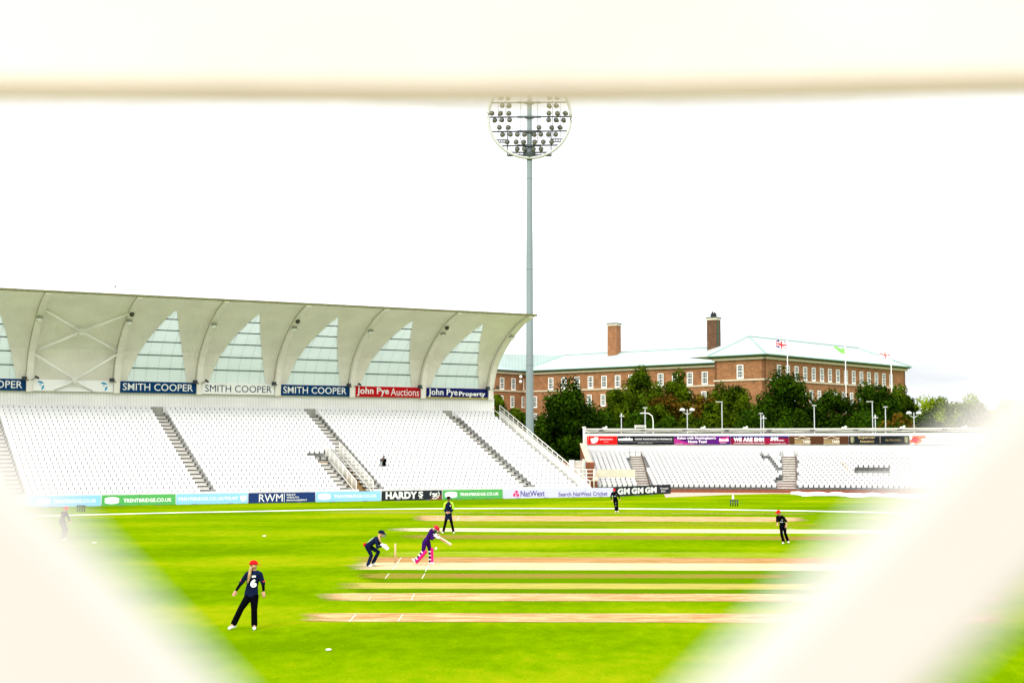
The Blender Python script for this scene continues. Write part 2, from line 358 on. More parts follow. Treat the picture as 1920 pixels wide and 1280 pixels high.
# boundary rope
rp = MB(); rp.tube([G(x, y, .07) for x, y in [(-60, 971), (50, 967.5), (200, 964), (330, 961), (480, 958.3), (640, 955.2), (800, 953.5), (960, 953), (1150, 953.3), (1300, 954.5), (1500, 957.5), (1650, 960.3), (1800, 963.5), (1980, 968)]], .045, 6)
tag(rp.build('boundary_rope', w_paint), 'long white boundary rope curving across the grass before the boards', 'rope')

# ================================================================== big stand (left)
AL = math.atan(.52); O = Vector((-.7, 127.6, 0))
ROWS, TREAD, RISE, Z0, W0 = 23, .795, .325, .45, 1.25
SL, SR = -68.0, 8.35
AISLES = [-56.2, -41.25, -26.4, -11.45, 3.35]; AW = .56
def W2L(s, w, z=0):   # stand local -> world
    return O+Vector((math.cos(AL)*s-math.sin(AL)*w, math.sin(AL)*s+math.cos(AL)*w, z))
stand = thing('grandstand', 'large white stand with a curved canopy over steep rows of white seats', 'stand', O, AL)
VO = (-13.45, -12.05); VOW = 8.6      # vomitory opening
tm = MB()
def seg_row(k, a, b):
    y0 = W0+k*TREAD; zt = Z0+k*RISE
    tm.bb(a, b, y0, y0+TREAD+(.0 if k < ROWS-1 else .5), 0.02, zt)
for k in range(ROWS):
    y0 = W0+k*TREAD
    if y0 < VOW: seg_row(k, SL, VO[0]); seg_row(k, VO[1], 9.4)
    else: seg_row(k, SL, 9.4)
tm.build('terrace', terr_m, stand)
# low front wall
fw = MB(); fw.bb(SL, VO[0], 1.0, 1.2, .02, 1.0); fw.bb(VO[1], 9.4, 1.0, 1.2, .02, 1.0); fw.build('front_wall', conc_white, stand)
# stairways
for a in AISLES+[8.85, -14.3]:
    st = MB(); hw = AW if a < 8 else .4
    for k in range(ROWS):
        y0 = W0+k*TREAD; zt = Z0+k*RISE
        if a == -14.3 and k > 8: break
        if a == AISLES[3] and k < 9: x0, x1 = -12.0, a+hw
        else: x0, x1 = a-hw, a+hw
        if a > 8: x1 = a+.45
        if k < ROWS-1:
            st.bb(x0, x1, y0+TREAD*.5, y0+TREAD+.01, zt, zt+RISE*.5, 0)
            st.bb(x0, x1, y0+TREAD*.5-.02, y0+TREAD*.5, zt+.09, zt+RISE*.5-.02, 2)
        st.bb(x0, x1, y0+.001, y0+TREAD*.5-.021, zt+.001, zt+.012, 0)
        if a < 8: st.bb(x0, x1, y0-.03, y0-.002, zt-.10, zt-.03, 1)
        if a < 8 and k > 0:   # dark bracket ends of the seat rows on the right of the steps
            st.bb(x1+.0, x1+.07, y0+.05, y0+TREAD*.62, zt-.0, zt+.17, 3)
    # top landing
    if a < 8 and a != -14.3: st.bb(a-hw, a+hw, W0+(ROWS-1)*TREAD+.6, W0+(ROWS-1)*TREAD+.75, Z0+(ROWS-1)*RISE, Z0+(ROWS-1)*RISE+.75, 4)
    st.build('stairway', [conc_white, step_dark, step_tan, dark_gap, conc_grey], stand)
# missing seat notch next to the extra stair (bare concrete)
nb = MB(); k = 9; y0 = W0+k*TREAD; zt = Z0+k*RISE
nb.bb(-15.0, -13.5, y0-.02, y0+.02, zt-.30, zt-.06, 0); nb.bb(-15.0, -13.5, y0+.0, y0+.06, zt+.0, zt+.09, 1)
for q in (-14.9, -14.25, -13.6): nb.bb(q-.05, q+.05, y0+.1, y0+.2, zt, zt+.42, 1)
nb.build('seat_bracket', [pmat('brown_stain', (.30, .18, .09), .9, var=.4, vscale=5), dark_gap], stand)
# vomitory: stepped brown side wall, dark opening, grey lintel
vm = MB()
for k in range(8):
    y0 = W0+k*TREAD; zt = Z0+k*RISE
    vm.bb(VO[1]-.12, VO[1]-.004, y0, y0+TREAD, .02, zt-.08, 0)
    vm.bb(VO[1]-.22, VO[1]-.004, y0-.02, y0+.5, zt-.08, zt+.06, 1)
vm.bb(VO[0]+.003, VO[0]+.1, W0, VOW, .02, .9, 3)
vm.bb(VO[0], VO[1]-.003, VOW-1.1, VOW-.9, 2.15, 3.1, 2)
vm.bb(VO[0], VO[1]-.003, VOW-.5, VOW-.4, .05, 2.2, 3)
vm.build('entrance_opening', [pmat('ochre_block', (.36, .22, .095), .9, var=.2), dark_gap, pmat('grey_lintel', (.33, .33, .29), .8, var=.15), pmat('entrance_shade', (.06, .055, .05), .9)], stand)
def railing(parent, p0, p1, h, n, name='railing', bars=True, r=.03, mid=0):
    b = MB(); p0 = Vector(p0); p1 = Vector(p1); up = Vector((0, 0, h))
    b.tube([p0+up, p1+up], r*1.25, 6); b.tube([p0+up*.12, p1+up*.12], r, 6)
    for k in range(mid): b.tube([p0+up*(k+1)/(mid+1), p1+up*(k+1)/(mid+1)], r*.8, 6)
    for k in range(n+1):
        q = p0.lerp(p1, k/n); b.tube([q, q+up], r, 6)
    if bars:
        m_ = n*6
        for k in range(m_+1):
            q = p0.lerp(p1, k/m_); b.tube([q+up*.12, q+up], r*.45, 4)
    return b.build(name, steel_white, parent)
def zt_(w_): return Z0+(w_-W0)*RISE/TREAD
railing(stand, (VO[0]-.05, W0+.2, zt_(W0+.2)), (VO[0]-.05, VOW+.6, zt_(VOW+.6)), 1.15, 7, r=.035)
railing(stand, (VO[1]+.1, W0+.2, zt_(W0+.2)), (VO[1]+.1, VOW+1.2, zt_(VOW+1.2)), 1.15, 8, r=.035)
railing(stand, (VO[0]-.05, VOW+.3, zt_(VOW)), (VO[1]+.1, VOW+.3, zt_(VOW)), 1.0, 2, r=.03)
# end parapet with stair rail
ep = MB(); ye = W0+ROWS*TREAD
ep.box8([(9.4, .9, .02), (9.58, .9, .02), (9.58, ye, .02), (9.4, ye, .02), (9.4, .9, zt_(W0)+.45), (9.58, .9, zt_(W0)+.45), (9.58, ye, zt_(ye)+.45), (9.4, ye, zt_(ye)+.45)])
ep.build('end_wall', conc_white, stand)
railing(stand, (9.49, 1.0, zt_(1.0)+.43), (9.49, ye, zt_(ye)+.43), .62, 18, bars=False, r=.035, mid=1)
railing(stand, (8.42, 1.3, zt_(1.3)), (8.42, ye-.5, zt_(ye-.5)), .9, 10, bars=False, r=.03)
# back wall and rear of the building
bw = MB(); yb = 20.35
bw.bb(SL, 9.25, yb, yb+.25, .02, 9.62)
bw.build('back_wall', cladding_m, stand)
led = MB(); led.bb(SL, 9.25, yb-.12, yb-.003, 9.56, 9.64); led.bb(SL, 8.3, yb-.10, yb-.003, 10.62, 10.75); led.build('ledge', cream_steel, stand)
fb = MB(); fb.bb(SL, 9.2, yb+.05, yb+.2, 9.65, 10.72); fb.build('fascia', cream_steel, stand)
# ribs, canopy, windows
PROF = [(20.45, 10.7), (20.25, 11.3), (19.8, 12.45), (19.1, 13.45), (18.05, 14.4), (17.0, 15.2), (15.9, 15.85), (14.9, 16.4), (13.7, 16.95), (12.5, 17.35), (11.0, 17.7)]
def prof(z):
    for (w0_, z0_), (w1_, z1_) in zip(PROF, PROF[1:]):
        if z0_ <= z <= z1_: q = (z-z0_)/(z1_-z0_); return w0_+(w1_-w0_)*q
    return PROF[0][0] if z < PROF[0][1] else PROF[-1][0]
HWT = [(10.7, 2.86), (12.0, 2.47), (13.2, 2.1), (14.35, 1.6), (15.3, 1.09), (16.3, .5), (16.97, 0)]
def hw_(z):
    for (z0_, h0), (z1_, h1) in zip(HWT, HWT[1:]):
        if z0_ <= z <= z1_: return h0+(h1-h0)*(z-z0_)/(z1_-z0_)
    return 0
RIBS = [8.6-7.73*k for k in range(10)]
zs = [10.7+(16.97-10.7)*k/16 for k in range(17)]+[17.1, 17.25, 17.4, 17.55, 17.7]
cm = MB()
TH = .22
def cpt(s_, z, o=0): return (s_, prof(z)+o*.8, z+o*.35)
def sheet(mb, fa, fb_, mi=0, nn=6):
    for k in range(len(zs)-1):
        z0_, z1_ = zs[k], zs[k+1]
        for j in range(nn):
            a0 = fa(z0_)+(fb_(z0_)-fa(z0_))*j/nn; a1 = fa(z0_)+(fb_(z0_)-fa(z0_))*(j+1)/nn
            b0 = fa(z1_)+(fb_(z1_)-fa(z1_))*j/nn; b1 = fa(z1_)+(fb_(z1_)-fa(z1_))*(j+1)/nn
            mb.face([cpt(a0, z0_), cpt(a1, z0_), cpt(b1, z1_), cpt(b0, z1_)], mi, smooth=True)
            mb.face([cpt(a0, z0_, TH), cpt(b0, z1_, TH), cpt(b1, z1_, TH), cpt(a1, z0_, TH)], mi, smooth=True)
for k in range(len(RIBS)-1):
    r1, r0 = RIBS[k], RIBS[k+1]; c_ = (r0+r1)/2
    if k == 5: sheet(cm, lambda z: r0, lambda z: r1)
    else:
        sheet(cm, lambda z: r0, lambda z: c_-hw_(z)); sheet(cm, lambda z: c_+hw_(z), lambda z: r1)
sheet(cm, lambda z: 8.6, lambda z: 9.25)
for k in range(len(zs)-1):
    cm.face([cpt(9.25, zs[k]), cpt(9.25, zs[k], TH), cpt(9.25, zs[k+1], TH), cpt(9.25, zs[k+1])])
cm.build('canopy', canopy_m, stand)
ed = MB(); ed.bb(SL, 9.3, 10.86, 11.12, 17.66, 17.84)
ed.build('gutter', pmat('mossy_gutter', (.16, .155, .07), .9, var=.6, vscale=5, streak=(1, 1, 4)), stand)
glass_m = pmat('milky_glass', (.74, .83, .81), .25, var=.06, vscale=.4, spec=.5)
_t = glass_m.node_tree; _tl = N(_t, 'ShaderNodeBsdfTranslucent', inp={'Color': (.62, .72, .70, 1)}); _ms = N(_t, 'ShaderNodeMixShader', inp={0: .30})
_t.links.new(_t.nodes['Principled BSDF'].outputs[0], _ms.inputs[1]); _t.links.new(_tl.outputs[0], _ms.inputs[2]); _t.links.new(_ms.outputs[0], _t.nodes['Material Output'].inputs[0])
for k in range(len(RIBS)-1):
    if k == 5: continue
    r1, r0 = RIBS[k], RIBS[k+1]; c_ = (r0+r1)/2
    gl = MB(); zz = [z for z in zs if z <= 16.97]
    for j in range(len(zz)-1):
        a, b_ = zz[j], zz[j+1]
        gl.face([(c_-hw_(a)-.03, prof(a)+.09, a), (c_+hw_(a)+.03, prof(a)+.09, a), (c_+hw_(b_)+.03, prof(b_)+.09, b_), (c_-hw_(b_)-.03, prof(b_)+.09, b_)], smooth=True)
    win = gl.build('sail_window', glass_m, stand)
    for z in (11.95, 13.15, 14.3, 15.3, 16.2): mu = MB(); mu.box((c_, prof(z)+.02, z), (2*hw_(z), .09, .085), 0); mu.build('glazing_bar', pmat('dark_green_bar', (.02, .045, .035), .5), win)
    for q in (-2.2, -1.1, 0, 1.1, 2.2):
        vb = MB(); z = 10.7
        while z < 16.6 and hw_(z) > abs(q)*.98+.04:
            z2 = z+.5
            if hw_(z2) <= abs(q): break
            vb.face([(c_+q-.014, prof(z)+.06, z), (c_+q+.014, prof(z)+.06, z), (c_+q+.014, prof(z2)+.06, z2), (c_+q-.014, prof(z2)+.06, z2)]); z = z2
        vb.build('glazing_joint', pmat('grey_joint', (.42, .50, .49), .5), win)
rib_tpl = MB()
def ribdepth(z): return .66-.48*max(0, (z-11)/6.7)**1.1
for a in range(len(PROF)+1):
    P = [(20.5, 9.6)]+PROF
    if a+1 >= len(P): break
    (w0_, z0_), (w1_, z1_) = P[a], P[a+1]
    d0, d1 = ribdepth(z0_), ribdepth(z1_)
    def off(i):
        q0 = Vector(P[max(i-1, 0)]); q1 = Vector(P[min(i+1, len(P)-1)]); t = (q1-q0).normalized(); return Vector((-t.y, t.x))
    n0 = off(a); n1 = off(a+1)
    if n0.x > 0: n0 = -n0
    if n1.x > 0: n1 = -n1
    hwid = .23
    i0 = (w0_+n0.x*d0, z0_+n0.y*d0); i1 = (w1_+n1.x*d1, z1_+n1.y*d1)
    rib_tpl.box8([(-hwid, i0[0], i0[1]), (hwid, i0[0], i0[1]), (hwid, w0_-.01, z0_), (-hwid, w0_-.01, z0_), (-hwid, i1[0], i1[1]), (hwid, i1[0], i1[1]), (hwid, w1_-.01, z1_), (-hwid, w1_-.01, z1_)])
    for sx in (-1, 1):   # flanges
        for (ax_, az, bx_, bz) in ((i0[0], i0[1], i1[0], i1[1]),):
            rib_tpl.box8([(sx*hwid, ax_-.05, az), (sx*(hwid+.05), ax_-.05, az), (sx*(hwid+.05), ax_+.02, az), (sx*hwid, ax_+.02, az), (sx*hwid, bx_-.05, bz), (sx*(hwid+.05), bx_-.05, bz), (sx*(hwid+.05), bx_+.02, bz), (sx*hwid, bx_+.02, bz)])
for a in range(len(PROF)-1):  # darker strip left of each rib, painting in the shadow line there
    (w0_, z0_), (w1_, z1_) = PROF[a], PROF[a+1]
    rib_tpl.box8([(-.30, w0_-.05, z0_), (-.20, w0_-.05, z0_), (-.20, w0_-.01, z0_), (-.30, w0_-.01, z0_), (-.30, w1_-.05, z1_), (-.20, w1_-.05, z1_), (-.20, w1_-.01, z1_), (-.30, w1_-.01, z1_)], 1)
rib_me = rib_tpl.mesh('rib', [cream_steel, pmat('rib_shadow_line', (.52, .49, .38), .8)])
lamp_tpl = None
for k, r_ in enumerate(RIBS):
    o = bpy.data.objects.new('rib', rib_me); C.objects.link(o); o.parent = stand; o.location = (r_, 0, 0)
# cross bracing in the windowless bay (between RIBS[6] and RIBS[5])
rl, rr = RIBS[6], RIBS[5]
br = MB()
def RF(s_, z, extra=0): return Vector((s_, prof(z)-ribdepth(z)*.75-extra, z))
tl = RF(rl, 16.6); tr = RF(rr, 16.55); ml = RF(rl, 13.05); mr_ = RF(rr, 13.25); bn = Vector(((rl+rr)/2, 19.3, 10.65)); fl = Vector(((rl+rr)/2-1.75, 20.0, 9.7)); fr_ = Vector(((rl+rr)/2+1.75, 20.0, 9.7))
cn = (tl+mr_)/2*.5+(tr+ml)/2*.5
for a, b_ in ((tl, cn), (cn, mr_), (tr, cn), (cn, ml), (ml, bn), (mr_, bn), (bn, fl), (bn, fr_)): br.tube([a, b_], .105, 8)
br.build('cross_brace', pmat('white_brace', (.93, .92, .90), .4), stand)
nd = MB(); nd.disc(cn, (0, 1, 0), .36, .2, 8); nd.disc(bn, (0, 1, 0), .3, .2, 8)
nd.build('brace_hub', steel_white, stand)
# small fittings at the rib bases (speakers) as parts of the stand
for k, r_ in enumerate(RIBS[:7]):
    b = MB(); b.box((r_-.5, 19.55, 10.75), (.34, .3, .34), 0, .4); b.tube([(r_-.5, 19.6, 10.75), (r_-.1, 19.8, 10.6)], .05, 6)
    if k % 2 == 0: b.box((r_+.55, 19.3, 10.85), (.4, .16, .16), 0, .5, Matrix.Rotation(.5, 3, 'Y')); b.tube([(r_+.55, 19.3, 10.85), (r_+.1, 19.6, 10.6)], .035, 5)
    b.build('speaker', dark_metal, stand)
# round lamps under the ribs
def make_spot(label):
    t = thing('spotlight', label, 'lamp', group='round lamps on the canopy ribs')
    a = MB(); a.ell((0, 0, 0), (.30, .30, .20), hemi=-.2); a.build('housing', pmat('lamp_housing', (.30, .29, .26), .4, .3), t)
    a = MB(); a.cone((0, 0, -.06), (0, 0, -.03), .25, .25, 16, fa=(1, 1)); a.build('lens', pmat('lamp_lens', (.85, .85, .82), .2), t)
    a = MB(); a.tube([(0, 0, .15), (0, .1, .32)], .035, 6); a.build('bracket', dark_metal, t)
    return t
sp = None
ords = ['last rib at the right end of the canopy', 'second rib from the right end', 'third rib from the right end', 'fourth rib from the right end, under a dark fitting', 'fifth rib from the right end', 'rib on the right of the cross-braced bay', 'rib on the left of the cross-braced bay']
for k, r_ in enumerate(RIBS[:7]):
    z = 16.05; p = W2L(r_-.06, prof(z)-ribdepth(z)-.30, z-.25)
    if sp is None: sp = make_spot('round white lamp under the '+ords[0]); sp.location = p
    else: copy_thing(sp, p, 0, 'round white lamp under the '+ords[k])
    if k in (1, 3, 5):
        q = thing('camera_unit', 'dark rounded camera above the lamp on the '+ords[k].split(',')[0], 'camera', W2L(r_-.02, prof(16.5)-ribdepth(16.5)-.3, 16.42), AL, 'dark cameras on the canopy ribs')
        a = MB(); a.ell((0, 0, 0), (.22, .22, .26)); a.build('dome', pmat('camera_dome', (.05, .055, .04), .5), q)
        a = MB(); a.box((0, .14, .2), (.1, .35, .1)); a.build('bracket', cream_steel, q)

# fascia signs
def panel(name, w_, h_, mat, label, loc, rz, th=.06, group=None, cat='sign'):
    t = thing(name, label, cat, loc, rz, group)
    b = MB(); b.bb(0, w_, 0, th, 0, h_); b.build('board', mat, t); return t
blue_s = pmat('blue_sign', (.004, .045, .15), .7, spec=.06); white_s = pmat('white_sign', (.93, .92, .92), .5); red_s = pmat('red_sign', (.52, .006, .012), .7, spec=.06); navy_s = pmat('navy_sign', (.008, .012, .12), .7, spec=.06)
white_t = pmat('white_lettering', (.85, .85, .85), .5); navy_t = pmat('navy_lettering', (.01, .02, .07), .5); yellow_m = pmat('yellow_trim', (.55, .42, .03), .5); cyan_m = pmat('cyan_leaf', (.04, .33, .62), .5)
def leaf(parent, cx, cz, L_, ang, wd):
    pts = []
    for k in range(9): q = k/8; pts.append((-L_/2+L_*q, -wd*math.sin(math.pi*q)))
    for k in range(1, 8): q = 1-k/8; pts.append((-L_/2+L_*q, wd*math.sin(math.pi*q)))
    ca, sa = math.cos(ang), math.sin(ang)
    flat('leaf_mark', [(cx+x*ca-z*sa, cz+x*sa+z*ca) for x, z in pts], cyan_m, parent)
SG = [(0, 'JPP'), (1, 'JPA'), (2, 'B'), (3, 'W'), (4, 'B'), (5, 'L'), (6, 'B'), (7, 'W')]
slab = {0: 'navy fascia sign with a yellow lower edge, at the right end of the stand', 1: 'red fascia sign with white lettering, high on the stand back wall',
        2: 'blue fascia sign with white capitals, left of the red sign', 3: 'white fascia sign with dark capitals, between two blue signs', 4: 'blue fascia sign with white capitals, right of the cross-braced bay',
        5: 'white fascia sign with two pale blue leaf marks, behind the cross braces', 6: 'blue fascia sign cut by the left edge of the photo', 7: 'white fascia sign beyond the left edge of the photo'}
for i, kd in SG:
    if i == 7: continue
    s0 = RIBS[i+1]+.22; s1 = RIBS[i]-.30; wd = s1-s0
    mt = {'JPP': navy_s, 'JPA': red_s, 'B': blue_s, 'W': white_s, 'L': white_s}[kd]
    t = panel('fascia_sign', wd, 1.04, mt, slab[i], W2L(s0, yb-.42, 9.66), AL, group='signs along the stand fascia')
    if kd in 'BW' and len(kd) == 1:
        text('SMITH COOPER', .35, wd-.3, .2, .86, white_t if kd == 'B' else navy_t, t, bold=.006 if kd == 'B' else .0)
    elif kd == 'JPA': text('John Pye', .3, 3.75, .07, .95, white_t, t, bold=.02); text('Auctions', 3.95, wd-.15, .16, .9, white_t, t)
    elif kd == 'JPP':
        text('John Pye', .4, 3.7, .1, .95, white_t, t, bold=.02); text('Property', 3.85, wd-.3, .12, .72, white_t, t, bold=.04)
        flat('yellow_edge', [(0, 0), (wd, 0), (wd, .09), (0, .09)], yellow_m, t)
    elif kd == 'L':
        for cx in (.75, wd-.85):
            leaf(t, cx, .78, .62, -.22, .11); leaf(t, cx+.2, .32, .52, 1.15, .1); leaf(t, cx-.02, .52, .34, -.15, .03)

# ------------------------------------------------------------------ seats
st_ = MB()   # seat template: faces -y, origin on the tread
def seat_geo(mb, T, mi=(0, 1), low=False, dz=1.0):
    """T: function mapping local point to target space"""
    def bx(x0, x1, y0, y1, z0, z1, m, dy=0):
        mb.box8([T(Vector(p)) for p in ((x0, y0, z0), (x1, y0, z0), (x1, y1, z0), (x0, y1, z0), (x0, y0+dy, z1), (x1, y0+dy, z1), (x1, y1+dy, z1), (x0, y1+dy, z1))], m)
    bx(-.222, .222, .42, .46, .40, .80, mi[0], .07)       # back
    bx(-.205, .205, .27, .32, .36, .70, mi[0], .05)       # folded seat pan
    if not low: bx(-.19, .19, .32, .42, .38, .44, mi[0])
    bx(.222, .248, .30, .46, .30, .66, mi[1]); bx(.205, .275, .20, .38, .34, .50, mi[1])   # bracket between seats
    if not low: bx(.224, .250, .44, .60, .10, .30, mi[1])
seat_geo(st_, lambda p: p)
seat_me = st_.mesh('stadium_seat', [white_seat, dark_gap])
PITCH = .468
bays = []
edges = [SL]+[x for a in AISLES for x in (a-AW, a+AW)]+[8.45]
blocks = [(edges[2*i], edges[2*i+1]) for i in range(len(edges)//2)]
allseats = []
for bi, (a, b_) in enumerate(blocks):
    for k in range(ROWS):
        n = int((b_-a)/PITCH); off_ = (b_-a-n*PITCH)/2
        for j in range(n):
            s_ = a+off_+(j+.5)*PITCH; y0 = W0+k*TREAD
            if y0 < VOW+.9 and -15.2 < s_ < -11.9: 
                if not (k < 9 and s_ < -14.9) and not (k >= 9 and y0 >= VOW and s_ < -13.6 and k >= 10): continue
            if k == ROWS-1 and False: continue
            allseats.append((bi, k, s_, y0, Z0+k*RISE))
allseats = [q for q in allseats if q[2] > -52]
vis = []
for q in allseats:
    p = W2L(q[2], q[3], q[4]+.5); px = 960+FPX*p.x/p.y
    if px > 15 and q[1] >= 1: vis.append((p.length, q))
vis.sort(key=lambda t: t[0]); near = set(id(q) for _, q in vis[:300])
rown = ['front', 'second', 'third', 'fourth', 'fifth', 'sixth', 'seventh', 'eighth', 'ninth', 'tenth', 'eleventh', 'twelfth', 'thirteenth', 'fourteenth', 'fifteenth', 'sixteenth', 'seventeenth', 'eighteenth', 'nineteenth', 'twentieth', 'twenty-first', 'twenty-second', 'back']
stuff = MB()
bl_desc = {1: 'block at the left edge of the big stand', 2: 'leftmost full block of the big stand', 3: 'block left of the railed entrance', 4: 'block with the camera operator', 5: 'narrow end block'}
for q in allseats:
    bi, k, s_, y0, z0 = q
    if id(q) in near:
        o = bpy.data.objects.new('stadium_seat', seat_me); C.objects.link(o); o.location = W2L(s_, y0, z0); o.rotation_euler = (0, 0, AL+random.uniform(-.01, .01))
        tag(o, 'white folded plastic seat, %s row from the front, %s' % (rown[k], bl_desc.get(bi, 'end block')), 'seat', 'white seats in the lower rows of the big stand')
    else:
        base = Vector((s_, y0, z0)); seat_geo(stuff, lambda p: base+p, low=True)
so = stuff.build('stadium_seats', [white_seat, dark_gap], None, O, AL)
tag(so, 'white folded plastic seats filling the upper and right-hand rows of the big stand', 'seats', kind='stuff')

# ================================================================== advertising boards
def board(pa, pb, h, mat, label, lean=.0):
    a = Vector(pa); b_ = Vector(pb); d = b_-a; wd = d.length; ang = math.atan2(d.y, d.x)
    t = thing('advertising_board', label, 'board', a, ang, 'advertising boards along the boundary')
    p = MB(); p.bb(.02, wd-.02, 0, .06, .03, h); p.build('panel', mat, t)
    f = MB()
    k = 0
    n = max(2, int(wd/2.4))
    for k in range(n):
        x = (k+.5)*wd/n; f.box((x, -.14, .03), (.32, .24, .05), 0); 
    f.build('foot', pmat('board_foot', (.12, .13, .12), .7), t)
    return t, wd
lb = pmat('light_blue_board', (.26, .52, .84), .6, spec=.1); gb = pmat('green_board', (.085, .37, .10), .6, spec=.1); nb_ = pmat('navy_board', (.012, .034, .14), .6, spec=.1); kb = pmat('charcoal_board', (.016, .020, .027), .6, spec=.1); vb_ = pmat('lavender_board', (.56, .55, .78), .5)
pale_t = pmat('pale_lettering', (.84, .88, .93), .5); magenta = pmat('pink_mark', (.75, .03, .16), .5); purple_t = pmat('purple_lettering', (.05, .015, .22), .5); red_t = pmat('brown_mark', (.16, .04, .03), .5)
BH = .86
def BL(px_, base=None):   # point on the board line for pixel column px_
    r = ray(px_, 940); M_ = None
    # solve t*r.xy = O + s e
    ex, ey = math.cos(AL), math.sin(AL); det = r.x*(-ey)-(-ex)*r.y
    tt = (O.x*(-ey)-(-ex)*O.y)/det
    return Vector((r.x*tt, r.y*tt, 0))
def plaque(t, cx, cz, rx, rz, name='plaque_mark', mat=None):
    pts = [(cx-rx, cz-rz*.65), (cx-rx*.55, cz-rz*.95), (cx, cz-rz*1.05), (cx+rx*.55, cz-rz*.95), (cx+rx, cz-rz*.65), (cx+rx, cz+rz*.65), (cx+rx*.55, cz+rz*.9), (cx, cz+rz), (cx-rx*.55, cz+rz*.9), (cx-rx, cz+rz*.65)]
    flat(name, pts, mat or white_t, t)
t, wd = board(BL(0), BL(189.5), BH, lb, 'pale blue advertising board at the far left, mostly behind the blurred slat')
text('TRENTBRIDGE.CO.UK', wd*.52, wd*.95, .3, .58, pale_t, t, bold=.02); plaque(t, wd*.42, .45, .5, .26)
t, wd = board(BL(190.5), BL(329.5), BH, gb, 'green advertising board with a white plaque, left part of the boundary')
text('TRENTBRIDGE.CO.UK', wd*.29, wd*.945, .27, .57, white_t, t, bold=.03); plaque(t, wd*.135, .44, wd*.095, .27)
flat('joint', [(wd*.5, .03), (wd*.505, .03), (wd*.505, BH), (wd*.5, BH)], pmat('joint_green', (.03, .15, .05), .6), t, y=-.008)
t, wd = board(BL(330.5), BL(464.5), BH, lb, 'light blue advertising board ending in a small white shield')
text('TRENTBRIDGE.CO.UK/TRUST', wd*.02, wd*.86, .33, .59, pale_t, t, bold=.025)
flat('shield_mark', [(wd*.89, .66), (wd*.89, .36), (wd*.91, .24), (wd*.935, .2), (wd*.96, .24), (wd*.98, .36), (wd*.98, .66)], white_t, t)
t, wd = board(BL(465.5), BL(591.5), BH, nb_, 'navy advertising board with large white initials and a vertical rule')
text('RWM', wd*.155, wd*.505, .13, .74, white_t, t); flat('rule_mark', [(wd*.525, .1), (wd*.532, .1), (wd*.532, .8), (wd*.525, .8)], white_t, t)
text('RELEY', wd*.565, wd*.70, .60, .74, white_t, t, bold=.01); text('WEALTH', wd*.565, wd*.745, .38, .52, white_t, t, bold=.01); text('MANAGEMENT', wd*.565, wd*.87, .15, .29, white_t, t, bold=.01)
t, wd = board(BL(592.5), BL(714.5), BH, lb, 'light blue advertising board with a pale plaque, under the railed entrance')
text('TRENTBRIDGE.CO.UK', wd*.27, wd*.93, .34, .60, pale_t, t, bold=.025); plaque(t, wd*.125, .47, wd*.095, .26, mat=pale_t)
t, wd = board(BL(715.5), BL(829), BH, kb, 'charcoal advertising board with heavy white capitals and a round emblem')
text('HARDY', wd*.065, wd*.58, .17, .78, white_t, t, bold=.045); text('S', wd*.60, wd*.68, .32, .78, white_t, t, bold=.03); text('R', wd*.62, wd*.68, .17, .30, white_t, t, bold=.02)
flat('emblem_ground', [(wd*.76, .03), (wd*.99, .03), (wd*.99, .5), (wd*.84, .2)], red_t, t, y=-.006)
em = MB()
for rr0, a0, a1 in ((.40, -120, 35), (.36, 140, 200)):
    for k in range(12):
        x0 = R(a0+(a1-a0)*k/12); x1 = R(a0+(a1-a0)*(k+1)/12); q = lambda a, r_: (wd*.87+r_*math.cos(a)*1.15, -.012, .52+r_*math.sin(a))
        em.face([q(x0, rr0-.04), q(x0, rr0+.02), q(x1, rr0+.02), q(x1, rr0-.04)])
for k, (dx, dz) in enumerate([(-.2, .08), (-.05, .0), (.1, .08), (-.1, -.15), (.12, -.1)]):
    em.face([(wd*.87+dx-.16, -.012-k*.001, .48+dz), (wd*.87+dx+.1, -.012-k*.001, .44+dz-.05), (wd*.87+dx+.2, -.012-k*.001, .52+dz+.06), (wd*.87+dx-.05, -.012-k*.001, .5+dz)])
em.build('emblem', white_t, t)
t, wd = board(BL(830), BL(943), BH, gb, 'green advertising board with a white plaque, behind the umpire')
text('TRENTBRIDGE.CO.UK', wd*.28, wd*.93, .33, .60, white_t, t, bold=.03); plaque(t, wd*.135, .45, wd*.1, .27)
flat('joint', [(wd*.5, .03), (wd*.505, .03), (wd*.505, BH), (wd*.5, BH)], MATS['joint_green'], t, y=-.008)
t, wd = board(BL(944), BL(1150), BH, vb_, 'long lavender advertising board with a pink triangular emblem')
text('NatWest', wd*.15, wd*.365, .18, .70, purple_t, t, bold=.012); text('Search NatWest Cricket', wd*.49, wd*.945, .14, .52, purple_t, t, bold=.012)
for k in range(3):
    a = R(90+120*k); cx, cz = wd*.112+.19*math.cos(a), .42+.17*math.sin(a)
    ca, sa = math.cos(a+.5), math.sin(a+.5)
    flat('emblem_arrow', [(cx+x*ca-z*sa, cz+x*sa+z*ca) for x, z in ((-.13, -.17), (.15, -.13), (.11, .17), (-.02, .05), (-.16, .12))], magenta, t)
flat('joint', [(wd*.735, .03), (wd*.738, .03), (wd*.738, BH), (wd*.735, BH)], pmat('joint_lilac', (.35, .35, .5), .6), t, y=-.008)
pa = BL(1151); pbx = G(1258, 925.3)
t, wd = board(pa, (pbx.x, pbx.y, 0), .93, kb, 'charcoal advertising board with three white monograms, right end of the row')
for k in range(3):
    x0 = wd*(.06+.235*k); text('GM', x0, x0+wd*.205, .18, .76, white_t, t, bold=.055)
text('Fortunate', wd*.80, wd*.95, .48, .68, white_t, t, shear=.3); text('Best', wd*.82, wd*.90, .22, .42, white_t, t, shear=.3)

